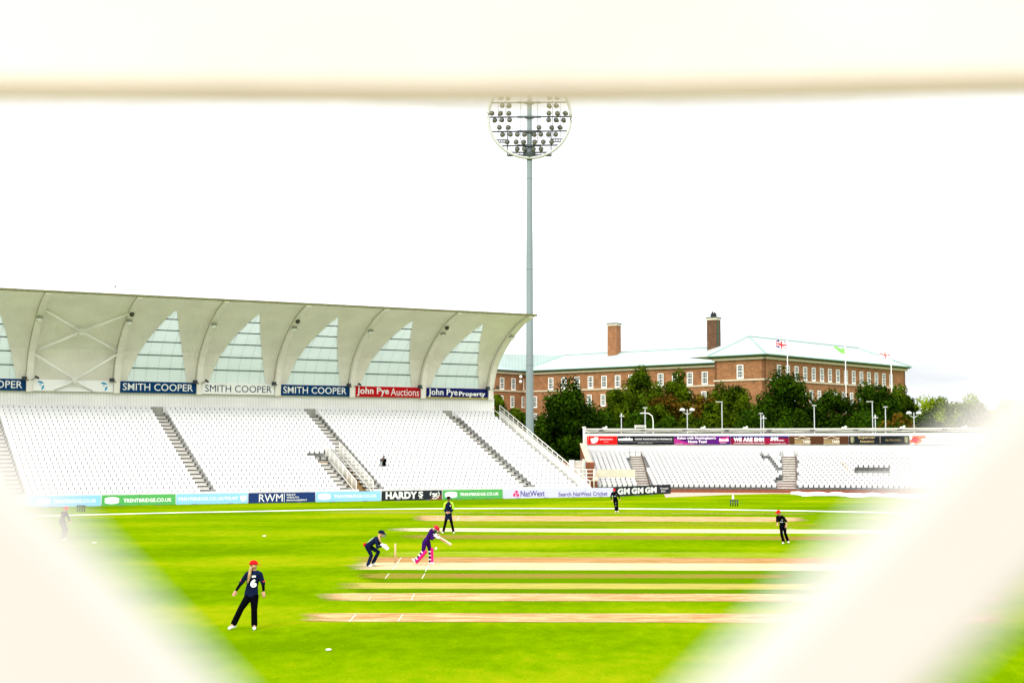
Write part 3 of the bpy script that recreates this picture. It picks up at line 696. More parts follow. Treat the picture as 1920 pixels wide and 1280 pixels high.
# ================================================================== far stand (right)
CX2, R2, YF = 13.0, 80.0, 145.6
root2 = Vector((CX2, YF, 0))
NR2, TR2, RI2, ZB2 = 15, .80, .243, .20
def P2(s_, w_, z=0):    # s_: arc length along the front, local to root2
    th = s_/R2; return Vector(((R2+w_)*math.sin(th), (R2+w_)*math.cos(th)-R2, z))
stand2 = thing('low_stand', 'low uncovered stand of white seats facing the field beyond the boards', 'stand', root2)
S2A, S2B = -4.35, 36.0
NSEG = 44
def arc_box(mb, s0, s1, w0_, w1_, z0_, z1_, mi=0, seg=None, z1b=None):
    n = max(1, int(abs(s1-s0)/1.0)) if seg is None else seg
    for k in range(n):
        a = s0+(s1-s0)*k/n; b_ = s0+(s1-s0)*(k+1)/n
        mb.box8([P2(a, w0_, z0_), P2(b_, w0_, z0_), P2(b_, w1_, z0_), P2(a, w1_, z0_), P2(a, w0_, z1_), P2(b_, w0_, z1_), P2(b_, w1_, z1_), P2(a, w1_, z1_)], mi)
tm2 = MB()
for k in range(NR2): arc_box(tm2, S2A, S2B, .4+k*TR2, .4+(k+1)*TR2+(0 if k < NR2-1 else .5), .02, ZB2+k*RI2, seg=14)
tm2.build('terrace', pmat('pale_terrace', (.22, .22, .21), .9, var=.15), stand2)
fw2 = MB(); arc_box(fw2, 3.2, S2B, .25, .38, .02, .34, seg=14); fw2.build('front_wall', brick_red, stand2)
bw2 = MB(); YB2 = .4+NR2*TR2+.15; arc_box(bw2, S2A+.15, S2B, YB2, YB2+.2, .02, 6.15, seg=14); bw2.build('back_wall', pmat('white_render', (.72, .72, .70), .7, var=.05), stand2)
# roof-edge gantry
gt = MB(); arc_box(gt, S2A+.05, S2B, YB2-.15, YB2+.35, 6.28, 6.40, seg=14); arc_box(gt, S2A+.05, S2B, YB2-.1, YB2+.2, 6.57, 6.68, seg=14)
gt.build('gantry_beam', steel_white, stand2)
gt = MB(); arc_box(gt, S2A+.1, S2B, YB2-.02, YB2+.12, 6.41, 6.56, seg=14); gt.build('gantry_infill', pmat('pale_infill', (.42, .42, .37), .7, var=.3, vscale=.8, streak=(.4, 1, 1)), stand2)
cb = MB(); pts = []
for k in range(60):
    s_ = S2A+.3+k*.66; pts.append(P2(s_, YB2-.2, 6.45-.10*abs(math.sin(k*.42))))
cb.tube(pts, .025, 5)
for s_ in range(-3, 35, 4): cb.box(P2(s_+.3, YB2-.2, 6.5), (.5, .1, .12))
cb.build('cable', pmat('dark_cable', (.07, .075, .07), .7), stand2)
ps = MB()
for s_ in (-2.4, 7, 11, 20.2, 25.5, 31): ps.box(P2(s_, YB2, 6.75), (.35, .3, .16)); ps.ell(P2(s_+.2, YB2, 6.82), (.14, .14, .12))
ps.build('roof_fitting', steel_white, stand2)
pl = MB(); pl.tube([P2(S2A+.02, YB2, 4.0), P2(S2A+.02, YB2, 6.75)], .14, 10); pl.ell(P2(S2A+.02, YB2, 6.78), (.24, .24, .12)); pl.tube([P2(S2A+.35, YB2-.1, 4.9), P2(S2A+.5, YB2-.1, 6.3), P2(S2A+1.6, YB2-.1, 6.5)], .05, 6); pl.build('corner_post', steel_white, stand2)
rg = MB(); 
for dx in (0, .95): rg.tube([P2(-.9+dx+1.5, YB2, 6.68), P2(-.9+dx+1.5, YB2, 7.05)], .05, 6)
rg.tube([P2(.5, YB2, 7.0), P2(1.65, YB2, 7.0)], .06, 6); rg.tube([P2(.5, YB2, 6.85), P2(1.65, YB2, 6.85)], .05, 6); rg.build('roof_rail', steel_white, stand2)
# sloping brick end wall with pale coping
bwl = MB(); XW = S2A
zf, zb = 1.15, 4.9
b8 = lambda dz0, dz1, x0, x1: [P2(x0, .1, 0)+Vector((0, 0, dz0)), P2(x1, .1, 0)+Vector((0, 0, dz0)), P2(x1, YB2, 0)+Vector((0, 0, dz0)), P2(x0, YB2, 0)+Vector((0, 0, dz0)), P2(x0, .1, zf+dz1), P2(x1, .1, zf+dz1), P2(x1, YB2, zb+dz1), P2(x0, YB2, zb+dz1)]
bwl.box8(b8(.02, 0, XW-.35, XW)); bwl.build('brick_end_wall', brick_red, stand2)
cp = MB(); q0 = [P2(XW-.40, .0, zf), P2(XW+.12, .0, zf), P2(XW+.12, YB2, zb), P2(XW-.40, YB2, zb)]; cp.box8(q0+[p+Vector((0, 0, .16)) for p in q0]); cp.build('coping', pmat('pale_coping', (.58, .42, .29), .8, var=.3, vscale=3), stand2)
# stairways
for a, hw2, klow in ((.55, .58, 0), (15.1, .62, 0)):
    s2 = MB()
    for k in range(NR2):
        y0 = .4+k*TR2; zt = ZB2+k*RI2
        wid0, wid1 = a-hw2, a+hw2
        if a > 10 and k < 4: wid0 -= .6
        arc_box(s2, wid0, wid1, y0-.03, y0-.003, zt-.10, zt-.02, 1, 1); arc_box(s2, wid0, wid1, y0+.001, y0+TR2*.5-.021, zt+.001, zt+.012, 0, 1)
        if k < NR2-1: arc_box(s2, wid0, wid1, y0+TR2*.5, y0+TR2, zt, zt+RI2*.5, 0, 1); arc_box(s2, wid0, wid1, y0+TR2*.5-.02, y0+TR2*.5-.002, zt+.06, zt+RI2*.5-.01, 2 if k > 3 else 3, 1)
        arc_box(s2, wid1, wid1+.06, y0+.1, y0+.55, zt, zt+.3, 1, 1)
    s2.build('stairway', [conc_white, pmat('brown_riser', (.085, .04, .022), .9), step_tan, pmat('brick_riser', (.20, .085, .045), .9)], stand2)
gp = MB(); 
for s_ in (.0, .55, 1.1, 14.55, 15.6): gp.tube([P2(s_, YB2-.5, ZB2+NR2*RI2-.2), P2(s_, YB2-.5, ZB2+NR2*RI2+.75)], .035, 5)
for s0_, s1_ in ((-.2, 1.3), (13.9, 14.6), (15.5, 16.2)): gp.tube([P2(s0_, YB2-.5, ZB2+NR2*RI2+.2), P2(s1_, YB2-.5, ZB2+NR2*RI2+.2)], .03, 5)
gp.build('gate_post', pmat('grey_post', (.22, .22, .22), .6), stand2)
# cream wind screens low on the left
scn = MB()
for k in range(4): arc_box(scn, -4.05+k*.98, -3.13+k*.98, 2.85, 2.9, 1.35, 2.3, 0, 1)
scn.build('wind_screen', pmat('cream_screen', (.56, .54, .40), .4, var=.12, vscale=2), stand2)
# entrance gap with railings in the right part
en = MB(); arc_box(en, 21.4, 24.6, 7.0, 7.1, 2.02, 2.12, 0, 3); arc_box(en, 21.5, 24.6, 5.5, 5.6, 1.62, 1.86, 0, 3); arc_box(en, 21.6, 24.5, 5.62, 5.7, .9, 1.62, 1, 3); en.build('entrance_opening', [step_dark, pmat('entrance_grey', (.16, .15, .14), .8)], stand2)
er = MB()
for k in range(21):
    s_ = 21.6+k*.145; er.tube([P2(s_, 4.9, ZB2+4*RI2), P2(s_, 4.9, ZB2+4*RI2+.62)], .022, 4)
er.tube([P2(21.5, 4.9, ZB2+4*RI2+.66), P2(23, 4.9, ZB2+4*RI2+.66), P2(24.6, 4.9, ZB2+4*RI2+.66)], .05, 6); er.build('railing', steel_white, stand2)
ew = MB(); ew.box8([P2(20.95, 3.9, 1.2), P2(21.15, 3.9, 1.2), P2(20.2, 8.6, 2.2), P2(20.0, 8.6, 2.2), P2(20.95, 3.9, 1.75), P2(21.15, 3.9, 1.75), P2(20.2, 8.6, 3.2), P2(20.0, 8.6, 3.2)], 0)
ew.build('side_wall', pmat('tan_side', (.36, .24, .13), .9, var=.2), stand2)
je = MB()
for k in range(6, 14):
    s_ = 12.55+(13-k)*.20; arc_box(je, s_, s_+.12, .4+k*TR2+.1, .4+k*TR2+.6, ZB2+k*RI2+.1, ZB2+k*RI2+.42, 0, 1)
arc_box(je, 13.4, 14.4, 3.62, 3.7, 1.25, 1.42, 0, 1); je.build('seat_bracket', dark_gap, stand2)
# seats of the far stand
far_seats = MB()
for k in range(NR2):
    w_ = .4+k*TR2; z = ZB2+k*RI2; ps_ = .52*R2/(R2+w_)
    s_ = S2A+.35
    while s_ < S2B:
        ok = True
        for a, lo, hi in ((.55, .62, .62), (15.1, .66 if k > 3 else 1.28, .66)):
            if a-lo < s_+.2 and s_-.2 < a+hi: ok = False
        if k in (2, 3, 4) and s_ < 0: ok = ok and k != 3
        if 21.2 < s_ < 24.7 and 5 <= k <= 7: ok = False
        if abs(s_-(12.65+(13-k)*.20)) < .3 and 6 <= k <= 13: ok = False
        if k == 4: ok = ok and True
        if ok:
            th = s_/R2; o_ = P2(s_, w_, z); rot = Matrix.Rotation(-th, 3, 'Z')
            seat_geo(far_seats, lambda p: o_+rot @ Vector((p.x*.90, p.y, p.z)), (0, 1 if k in (0, 3, 4) or s_ < .5 else 2), low=True)
        s_ += ps_
tag(far_seats.build('low_stand_seats', [pmat('dimmed_white_plastic', (.50, .50, .50), .6, var=.08, vscale=.8), dark_gap, pmat('grey_bracket', (.12, .12, .12), .6)], None, root2), 'white seats in curving rows across the low far stand', 'seats', kind='stuff')  # seat white darkened in its base colour to offset the full skylight here

# signs on the far stand
def sign2(px0, px1, mat, label):
    def on(px_):
        lo, hi = S2A-2, S2B+6
        for _ in range(40):
            m_ = (lo+hi)/2; p = P2(m_, YB2-.14)+root2
            if 960+FPX*p.x/p.y < px_: lo = m_
            else: hi = m_
        p = P2(lo, YB2-.14)+root2; return p
    a, b_ = on(px0+.3), on(px1-.3); d = b_-a; t = thing('stand_sign', label, 'sign', (a.x, a.y, 4.93), math.atan2(d.y, d.x), 'signs along the back of the low stand')
    p = MB(); p.bb(0, d.length, 0, .08, 0, .92); p.build('board', mat, t); return t, d.length
blk = pmat('black_sign', (.006, .006, .009), .7, spec=.06); pur = pmat('purple_sign', (.075, .008, .13), .7, spec=.06, var=.5, vscale=.35); dred = pmat('crimson_sign', (.22, .006, .03), .7, spec=.06, var=.4, vscale=.4); brn = pmat('brown_sign', (.07, .028, .012), .7, spec=.06); drk = pmat('near_black_sign', (.01, .013, .016), .7, spec=.06); org = pmat('orange_mark', (.75, .13, .02), .5); gold = pmat('gold_lettering', (.42, .31, .12), .5); pch = pmat('peach_lettering', (.62, .5, .33), .5); mag = pmat('magenta_fade', (.40, .01, .20), .5, var=.3, vscale=.6)
t, d = sign2(1100, 1157, (pmat('bright_red_sign', (.75, .008, .008), .7, spec=.06)), 'bright red sign with a white bird mark, left end of the low stand')
bird = [(.16, .62), (.20, .45), (.18, .40), (.23, .32), (.20, .28), (.27, .22), (.19, .16), (.30, .10), (.40, .12), (.50, .22), (.56, .38), (.57, .55), (.62, .66), (.56, .66), (.60, .76), (.52, .74), (.45, .80), (.38, .76), (.36, .64), (.28, .66)]
flat('bird_mark', [(x*d*.63+.02, z+.02) for x, z in bird], white_t, t)
text('@TRENTBRIDGE', d*.42, d*.86, .46, .63, white_t, t, bold=.01); text('trentbridge', d*.55, d*.72, .24, .32, white_t, t)
t, d = sign2(1157, 1263, blk, 'black sign with thin white lettering on the low stand')
text('wattbike', d*.01, d*.27, .42, .76, white_t, t, bold=.05, shear=.2); text('PUSHING THE BOUNDARIES OF PERFORMANCE', d*.31, d*.97, .50, .66, white_t, t, bold=.02)
flat('rule_mark', [(d*.02, .28), (d*.98, .28), (d*.98, .31), (d*.02, .31)], pmat('grey_rule', (.35, .35, .35), .5), t); text('www.wattbike.com/performance', d*.36, d*.62, .12, .21, white_t, t)
t, d = sign2(1263, 1369, pur, 'purple and pink sign with white words in two lines')
flat('pink_flash', [(0, 0), (d*.40, 0), (d*.25, .16), (0, .7)], mag, t, y=-.006); text("Relax with Nottingham's", d*.06, d*.74, .50, .84, white_t, t, bold=.03); text('Home Team', d*.25, d*.58, .16, .46, white_t, t, bold=.03); text('LISTEN NOW', d*.03, d*.16, .04, .11, white_t, t)
flat('radio_ground', [(d*.80, .2), (d*.97, .32), (d*.97, .8), (d*.80, .66)], magenta, t, y=-.008); text('Smooth', d*.80, d*.965, .34, .68, white_t, t, bold=.05); text('RADIO', d*.82, d*.93, .12, .2, white_t, t)
t, d = sign2(1369, 1478, dred, 'crimson and navy sign with heavy white capitals')
flat('navy_band', [(0, .72), (d, .72), (d, .92), (0, .92)], navy_s, t, y=-.006); text('WE ARE SHM', d*.05, d*.575, .30, .76, white_t, t, bold=.055); text('AN AWARD WINNING CREATIVE & DIGITAL AGENCY', d*.05, d*.59, .06, .17, white_t, t, bold=.01)
text('SHM', d*.685, d*.82, .38, .80, white_t, t, bold=.05, shear=.2); text('STUDIO', d*.80, d*.92, .36, .5, white_t, t, bold=.02); text('www.shmonline.co.uk', d*.67, d*.95, .05, .16, white_t, t, bold=.01)
t, d = sign2(1478, 1590, brn, 'brown sign with two pale pitched-roof marks')
for x0 in (.09, .58):
    xa, xb = d*x0, d*(x0+.27); xm = (xa+xb)/2
    flat('roof_mark', [(xa, .64), (xm-.55, .64), (xm, .86), (xm+.55, .64), (xb, .64), (xb, .72), (xm+.5, .72), (xm, .92), (xm-.5, .72), (xa, .72)], pch, t)
    text('THE BLOODSTOCK', xa+.05, xb-.05, .50, .60, pch, t, bold=.02); text('WOOD', xa, xm, .16, .46, gold, t, bold=.05); text('YARD', xm, xb, .16, .46, pmat('cream_lettering', (.8, .72, .55), .5), t, bold=.05, name='lettering')
    flat('bar_mark', [(xa, .04), (xb, .04), (xb, .11), (xa, .11)], pch, t)
t, d = sign2(1590, 1704, drk, 'near-black sign with gold lettering and small crests at both ends')
text('Supercar', d*.155, d*.44, .54, .88, gold, t, bold=.02); text('leasing', d*.19, d*.42, .12, .46, gold, t, bold=.02); flat('rule_mark', [(d*.515, .15), (d*.52, .15), (d*.52, .85), (d*.515, .85)], pch, t); text('ELLTD.COM', d*.61, d*.85, .36, .54, gold, t)
for x0 in (.02, .915):
    flat('crest_mark', [(d*x0, .3), (d*(x0+.035), .08), (d*(x0+.07), .3), (d*(x0+.07), .84), (d*x0, .84)], pmat('green_crest', (.10, .12, .05), .6), t); text('11', d*(x0+.02), d*(x0+.05), .5, .76, pch, t, y=-.02, bold=.04); text('ER', d*(x0+.02), d*(x0+.05), .2, .45, pch, t, y=-.02)
t, d = sign2(1704, 1835, white_s, 'white sign with an orange flame mark, fading behind the blurred slat')
flat('flame_mark', [(0, .05), (.35, .18), (.6, 0), (1.0, .1), (1.3, .32), (1.15, .55), (1.7, .7), (1.6, .92), (.2, .92), (.35, .6), (0, .45)], org, t, y=-.008); flat('red_mark', [(.1, .3), (.6, .15), (1.0, .5), (.7, .85), (.25, .7)], red_s, t, y=-.013)
text("WHEN THERE'S NO CRICKET", d*.17, d*.97, .52, .84, pmat('salmon_lettering', (.6, .16, .12), .5), t, bold=.02); text('WATCH PANTHERS ICE HOCKEY', d*.12, d*.97, .14, .46, MATS['salmon_lettering'], t, bold=.02)

# gate, pillar and railings between the stands
gt = thing('entrance_gate', 'white barred gate beside a pillar, between the two stands', 'gate', AT(1086, 882, 143)-Vector((0, 0, AT(1086, 882, 143).z)))
gx = gt.location
def gl(px_, py_, D=143): return AT(px_, py_, D)-gx
b = MB(); z1 = gl(1078, 864).z
for k in range(11): q = gl(1078.5+k*1.5, 864); b.tube([(q.x, 0, .3), (q.x, 0, z1)], .022, 4)
for py_ in (864, 874, 880): a = gl(1078, py_); c = gl(1094, py_); b.tube([a, c], .04, 5)
b.build('bars', steel_white, gt)
b = MB(); a = gl(1067, 862); c = gl(1077, 862); b.bb(a.x, c.x, -.2, .3, .02, a.z); b.build('pillar', conc_white, gt)
b = MB(); a = gl(1092, 860); c = gl(1098, 860); b.bb(a.x, c.x, .3, .5, .02, a.z); b.build('post', pmat('grey_gate_post', (.45, .47, .46), .7), gt)
rl_ = thing('railing', 'white three-bar railing in front of the brick end wall', 'railing', (AT(1100, 905, 140).x, 140, 0))
b = MB(); x0 = AT(1084, 880, 140).x-rl_.location.x; x1 = AT(1115, 880, 140).x-rl_.location.x
for py_ in (880, 887, 894, 900.5): z = AT(1100, py_, 140).z; b.tube([(x0, 0, z), (x1, 0, z)], .045, 6)
b.build('rail', steel_white, rl_)
for px_ in (1086, 1099.5, 1113.5):
    p_ = MB(); x = AT(px_, 880, 140).x-rl_.location.x; p_.tube([(x, 0, 0.02), (x, 0, AT(px_, 879, 140).z)], .055, 6); p_.build('post', steel_white, rl_)
bw_ = thing('brick_wall', 'low brown brick wall behind the white railing', 'wall', (AT(1090, 905, 146).x, 146, 0))
b = MB(); x0 = AT(1052, 880, 146).x-bw_.location.x; x1 = 8.45-bw_.location.x; b.bb(x0, x1, 0, .3, .02, AT(1052, 866, 146).z); b.build('wall', brick_red, bw_)

# ================================================================== floodlight tower
FD = 165.0
fp = AT(993.3, 800, FD); fl_ = thing('floodlight_tower', 'tall grey floodlight tower with a white ring of lamps', 'floodlight', (fp.x, FD, 0))
FX = fp.x; cz = AT(992, 221, FD).z; FR = 4.85
b = MB(); NP = 14; zmax = cz+4.6; rings = []
def polr(z): return .49-(.49-.27)*z/44
for k in range(13):
    z = .02+(zmax-.02)*k/12; r_ = polr(z); rings.append([(r_*math.cos(2*math.pi*j/16), r_*math.sin(2*math.pi*j/16), z) for j in range(16)])
b.loft(rings); b.build('pole', galv, fl_)
b = MB()
for z in (14.1, 25.3, 36.0): 
    r_ = polr(z)+.02; b.loft([[(r_*math.cos(2*math.pi*j/16), r_*math.sin(2*math.pi*j/16), z+q) for j in range(16)] for q in (0, .12)])
b.build('pole_collar', galv, fl_)
b = MB(); n = 64
rt = [(FR*math.cos(2*math.pi*j/n), -.35, cz+FR*math.sin(2*math.pi*j/n)) for j in range(n+1)]; b.tube(rt, .17, 8); b.build('ring', pmat('white_ring', (.50, .50, .48), .4), fl_)
fdark = pmat('floodlight_steel', (.07, .085, .095), .5, .2)
def FZ(py_): return AT(992, py_, FD).z
def FXX(px_): return AT(px_, 240, FD).x-FX
for y_, xa, xb in ((193.5, 919, 1066), (220.5, 916, 1068), (247.5, 921.5, 1063.5), (274, 939, 1046)):
    b = MB(); b.tube([(FXX(xa), -.3, FZ(y_+.7)), (FXX(xb), -.3, FZ(y_-.7))], .085, 6); b.tube([(FXX(970), -.3, FZ(y_)), (FXX(1014), -.3, FZ(y_))], .13, 6); b.box((0, -.1, FZ(y_)), (1.0, .8, .2)); b.build('crossbar', fdark, fl_)
b = MB()
for px_ in (934, 948.5, 976.5, 1008, 1036, 1050.5): 
    for q in (0,): b.tube([(FXX(px_), -.1, cz+4), (FXX(px_), -.1, FZ(258 if px_ not in (976.5, 1008) else 268))], .028, 4)
for px_ in (976.5, 1008):
    for k in range(16): z = FZ(268)+k*.5; b.tube([(FXX(px_)-.13, -.1, z), (FXX(px_)+.13, -.1, z)], .015, 4)
b.build('ladder', pmat('thin_grey_bar', (.3, .31, .31), .5), fl_)
b = MB()
for xa, xb, ya, yb_ in ((930, 952, 263.5, 268), (1033, 1055, 262, 267)):
    for y_ in (ya, yb_): b.tube([(FXX(xa), -.3, FZ(y_)), (FXX(xb), -.3, FZ(y_))], .07, 5)
    for k in range(6): x = FXX(xa+(xb-xa)*k/5); b.tube([(x, -.3, FZ(ya)), (x, -.3, FZ(yb_))], .04, 4)
for px_ in (951.5, 1033): b.tube([(FXX(px_), -.3, FZ(246)), (FXX(px_), -.3, FZ(292))], .06, 5)
for y_ in (287, 292): b.tube([(FXX(953), -.3, FZ(y_)), (FXX(1033), -.3, FZ(y_))], .09, 5)
for k in range(13): x = FXX(955+78*k/12); b.tube([(x, -.3, FZ(287)), (x, -.3, FZ(292))], .035, 4)
b.bb(FXX(951), FXX(1034), -.45, .3, FZ(292.5), FZ(291.5))
b.cone((0, -.1, FZ(296)), (0, -.1, FZ(289)), .42, .75); b.build('platform', fdark, fl_)
lm = MB(); lm.cone((0, .25, .1), (0, -.05, -.02), .20, .36, 14); lmb = lm.mesh('lamp', pmat('lamp_body', (.03, .032, .035), .5))
ln = MB(); ln.cone((0, -.34, -.13), (0, -.36, -.14), .30, .30, 14, fa=(1, 1)); 
lnm = MB(); lnm.ell((0, -.36, -.14), (.31, .10, .27)); lnmesh = lnm.mesh('lens', pmat('floodlight_glass', (.075, .078, .05), .3))
LP = []
for y_, xs in ((200, (942, 955, 1029, 1042)), (185, (940, 953, 1030, 1044)), (214.5, (923, 939, 954.5, 1029, 1044.5, 1059)), (227, (928, 941.5, 955.5, 1028.5, 1042, 1056)), (241, (936.5, 953.5, 1010.5, 1034, 1049)),
               (254, (942.5, 957, 970, 983.5, 1001, 1014, 1028, 1041.5)), (268, (951.5, 968, 982, 1002.5, 1018.5, 1034)), (281, (970, 983, 1000, 1014)), (172, (955, 968, 1014, 1029)), (160, (955, 975, 1010, 1029))):
    for x in xs: LP.append((x, y_))
for x, y_ in LP:
    o = bpy.data.objects.new('lamp', lmb); C.objects.link(o); o.parent = fl_; o.location = (FXX(x), -.55, FZ(y_)); o.scale = (.84, .84, .84); rx = random.uniform(-.1, .35); rz_ = (992-x)/80*-.5+random.uniform(-.25, .25); o.rotation_euler = (rx, 0, rz_)
    l2 = bpy.data.objects.new('lens', lnmesh); C.objects.link(l2); l2.parent = o

# ================================================================== county building
BC = AT(1433, 663.5, 230); EZ = BC.z           # eaves height at the corner
cxy = Vector((BC.x, BC.y, 0))
u1 = Vector((.665, .746, 0)).normalized(); u2 = Vector((-.746, .665, 0)).normalized()
bld = thing('brick_building', 'long brown brick office building with a pale green copper roof', 'building', cxy)
def wallq(mb, a, b_, z0_, z1_, th=.5):
    """wall face from a to b (left to right seen from outside), thickness inward"""
    a = Vector(a); b_ = Vector(b_); d = (b_-a); L_ = d.length; dn = d.normalized(); inn = Vector((-dn.y, dn.x, 0))*th
    P = [(a.x, a.y, z0_), (b_.x, b_.y, z0_), (b_.x+inn.x, b_.y+inn.y, z0_), (a.x+inn.x, a.y+inn.y, z0_)]
    mb.box8(P+[(p[0], p[1], z1_) for p in P])
Lr, Ll = 49.6, 9.6
A0 = Vector((0, 0, 0)); A1 = u1*Lr; K0 = u2*Ll
WA = Vector((36.3, 253, 0))-cxy+u1*0; WB = Vector((2.4, 281.2, 0))-cxy
dwing = (WB-WA).normalized(); WA2 = WA-dwing*8
WC = WB+Vector((-14, -16.5, 0))
wm = MB(); TOPZ = EZ-.75; 
BZ = EZ
wallq(wm, A0, A1, 0, TOPZ); wallq(wm, K0, A0, 0, TOPZ); wallq(wm, K0+u1*17, K0, 0, TOPZ); wallq(wm, A1, A1+u2*12, 0, TOPZ)
wallq(wm, WB, WA2, 0, TOPZ); wallq(wm, WC, WB, 0, TOPZ)
wm.build('wall', brick, bld)
# cornice and string course
stone = pmat('pale_stone', (.56, .49, .38), .8, var=.1); eave_d = pmat('dark_eaves', (.035, .04, .03), .8)
def course(z0_, z1_, proud, mat, name):
    c = MB()
    def seg(a, b_):
        d = (b_-a).normalized(); o_ = Vector((d.y, -d.x, 0)); wallq(c, a+o_*proud-d*proud, b_+o_*proud+d*proud, z0_, z1_, proud-.003)
    for a, b_ in ((A0, A1), (K0, A0), (WB, WA2), (WC, WB)): seg(a, b_)
    return c.build(name, mat, bld)
course(TOPZ-.02, TOPZ+.42, .35, stone, 'cornice'); course(TOPZ+.43, TOPZ+.70, .7, eave_d, 'eaves')
course(TOPZ-3.45, TOPZ-3.2, .16, stone, 'string_course')
# roofs
rf = MB(); ov = .9; ez = EZ-.03
apex = AT(1410, 631.8, 239)-cxy; rend = AT(1637.6, 657.0, 272)-cxy; AW_ = Ll+.0
c0 = A0-u2*ov-u1*ov; c1 = A1-u2*ov+u1*ov; k0 = K0+u2*ov-u1*ov; k1 = K0+u1*Lr+u2*ov
for p in (c0, c1, k0, k1): p.z = ez
ridz = 6.4+ez
apx = (A0+K0)/2+u1*7.0; apx.z = ridz; rnd = (A0+K0)/2+u1*(Lr-6); rnd.z = ridz
# widen the main block behind what is seen
k0b = k0+u2*4; k1b = k1+u2*4
apx = A0+u2*6.0+u1*5.0; apx.z = apex.z; rnd = A0+u2*6.0+u1*(Lr-7); rnd.z = apex.z
rf.face([c0, c1, rnd, apx]); rf.face([k0, c0, apx]); rf.face([k1b, k0b, apx, rnd]); rf.face([k0b, k0, apx]); rf.face([c1, k1b, rnd])
rf.box8([c0-Vector((0, 0, .12)), c1-Vector((0, 0, .12)), k1-Vector((0, 0, .12)), k0-Vector((0, 0, .12)), c0-Vector((0, 0, .02)), c1-Vector((0, 0, .02)), k1-Vector((0, 0, .02)), k0-Vector((0, 0, .02))])
nw = Vector((-dwing.y, dwing.x, 0));
if nw.y < 0: nw = -nw
wr = AT(1180, 660, 275)
def setz(v, z): v = v.copy(); v.z = z; return v
rz_w = AT(1362, 651, 262).z
e0 = setz(WA2-nw*ov, ez); e1 = setz(WB-nw*ov, ez); g0 = setz(WA2+nw*8, rz_w); g1 = setz(WB+nw*8-dwing*4, rz_w)
rf.face([e1, e0, g0, g1]); rf.face([setz(WB+nw*17, ez), g1, g0, setz(WA2+nw*17, ez)])
d2 = (WC-WB).normalized(); n2 = Vector((d2.y, -d2.x, 0))
if n2.x > 0: n2 = -n2
e2 = setz(WC+Vector((0, -ov, 0)), ez); g2 = setz(WC+Vector((-5, 10, 0)), rz_w)
rf.face([e2, e1, g1, g2])
roof = rf.build('roof', copper_m, bld)
hp = MB()
for a, b_ in ((apx, c0), (apx, k0), (apx, rnd), (rnd, c1), (e1, g1), (g0, g1)): hp.tube([a+Vector((0, 0, .05)), b_+Vector((0, 0, .05))], .11, 5)
for a, b_ in ((c0, c1), (k0, c0), (e1, e0), (e2, e1)): hp.tube([a, b_], .13, 5)
hp.build('roof_seam', pmat('green_verdigris', (.24, .38, .34), .6), bld)
def chimney(px0, px1, ytop, ybot, D, pot):
    a = AT(px0, ytop, D); c = AT(px1, ytop, D); zb_ = AT(px0, ybot, D).z-2.0; wd_ = c.x-a.x
    cx_ = (a.x+c.x)/2-cxy.x; cy_ = D-cxy.y; s_ = wd_/1.38
    ch = MB(); ch.box((cx_, cy_, (a.z-.55+zb_)/2), (s_*.96, s_*.96, a.z-.55-zb_), 0, math.atan2(u1.y, u1.x)+.2); o = ch.build('chimney', brick_dark if pot else brick, bld)
    cp_ = MB(); rz2 = math.atan2(u1.y, u1.x)+.2; cp_.box((cx_, cy_, a.z-.36), (s_*1.05, s_*1.05, .36), 0, rz2); cp_.box((cx_, cy_, a.z-.09), (s_*1.12, s_*1.12, .18), 1, rz2)
    cp_.build('chimney_cap', [stone, pmat('dark_cap', (.09, .12, .10), .8)], o)
    if pot:
        q = MB(); q.box((cx_, cy_, a.z+.35), (.9, .7, .7), 0, .3); q.box((cx_-.2, cy_, a.z+.8), (.25, .25, .5), 0, .3); q.box((cx_+.2, cy_, a.z+.7), (.25, .25, .5), 0, .3); q.build('chimney_pot', pmat('soot', (.02, .02, .02), .9), o)
        q = MB(); q.box8([Vector(p) for p in [(cx_+.45, cy_-s_*.62, zb_+1.5), (cx_+.75, cy_-s_*.55, zb_+1.5), (cx_+.75, cy_-s_*.4, zb_+1.5), (cx_+.45, cy_-s_*.45, zb_+1.5), (cx_+.45, cy_-s_*.62, a.z-.8), (cx_+.75, cy_-s_*.55, a.z-.8), (cx_+.75, cy_-s_*.4, a.z-.8), (cx_+.45, cy_-s_*.45, a.z-.8)]]); q.build('downpipe_stain', pmat('green_stain', (.05, .085, .05), .9, var=.4), o)
    else:
        q = MB(); q.tube([(cx_-.1, cy_, a.z), (cx_-.1, cy_, a.z+3.0)], .035, 4); q.tube([(cx_-.35, cy_, a.z), (cx_-.35, cy_, a.z+1.8)], .025, 4); q.tube([(cx_-.1, cy_, a.z+2.9), (cx_+.8, cy_, a.z+2.9)], .02, 4); q.build('aerial', pmat('aerial_grey', (.3, .3, .3), .5), o)
chimney(1138, 1165, 606, 660, 276, False); chimney(1324, 1352, 595, 652, 262, True)
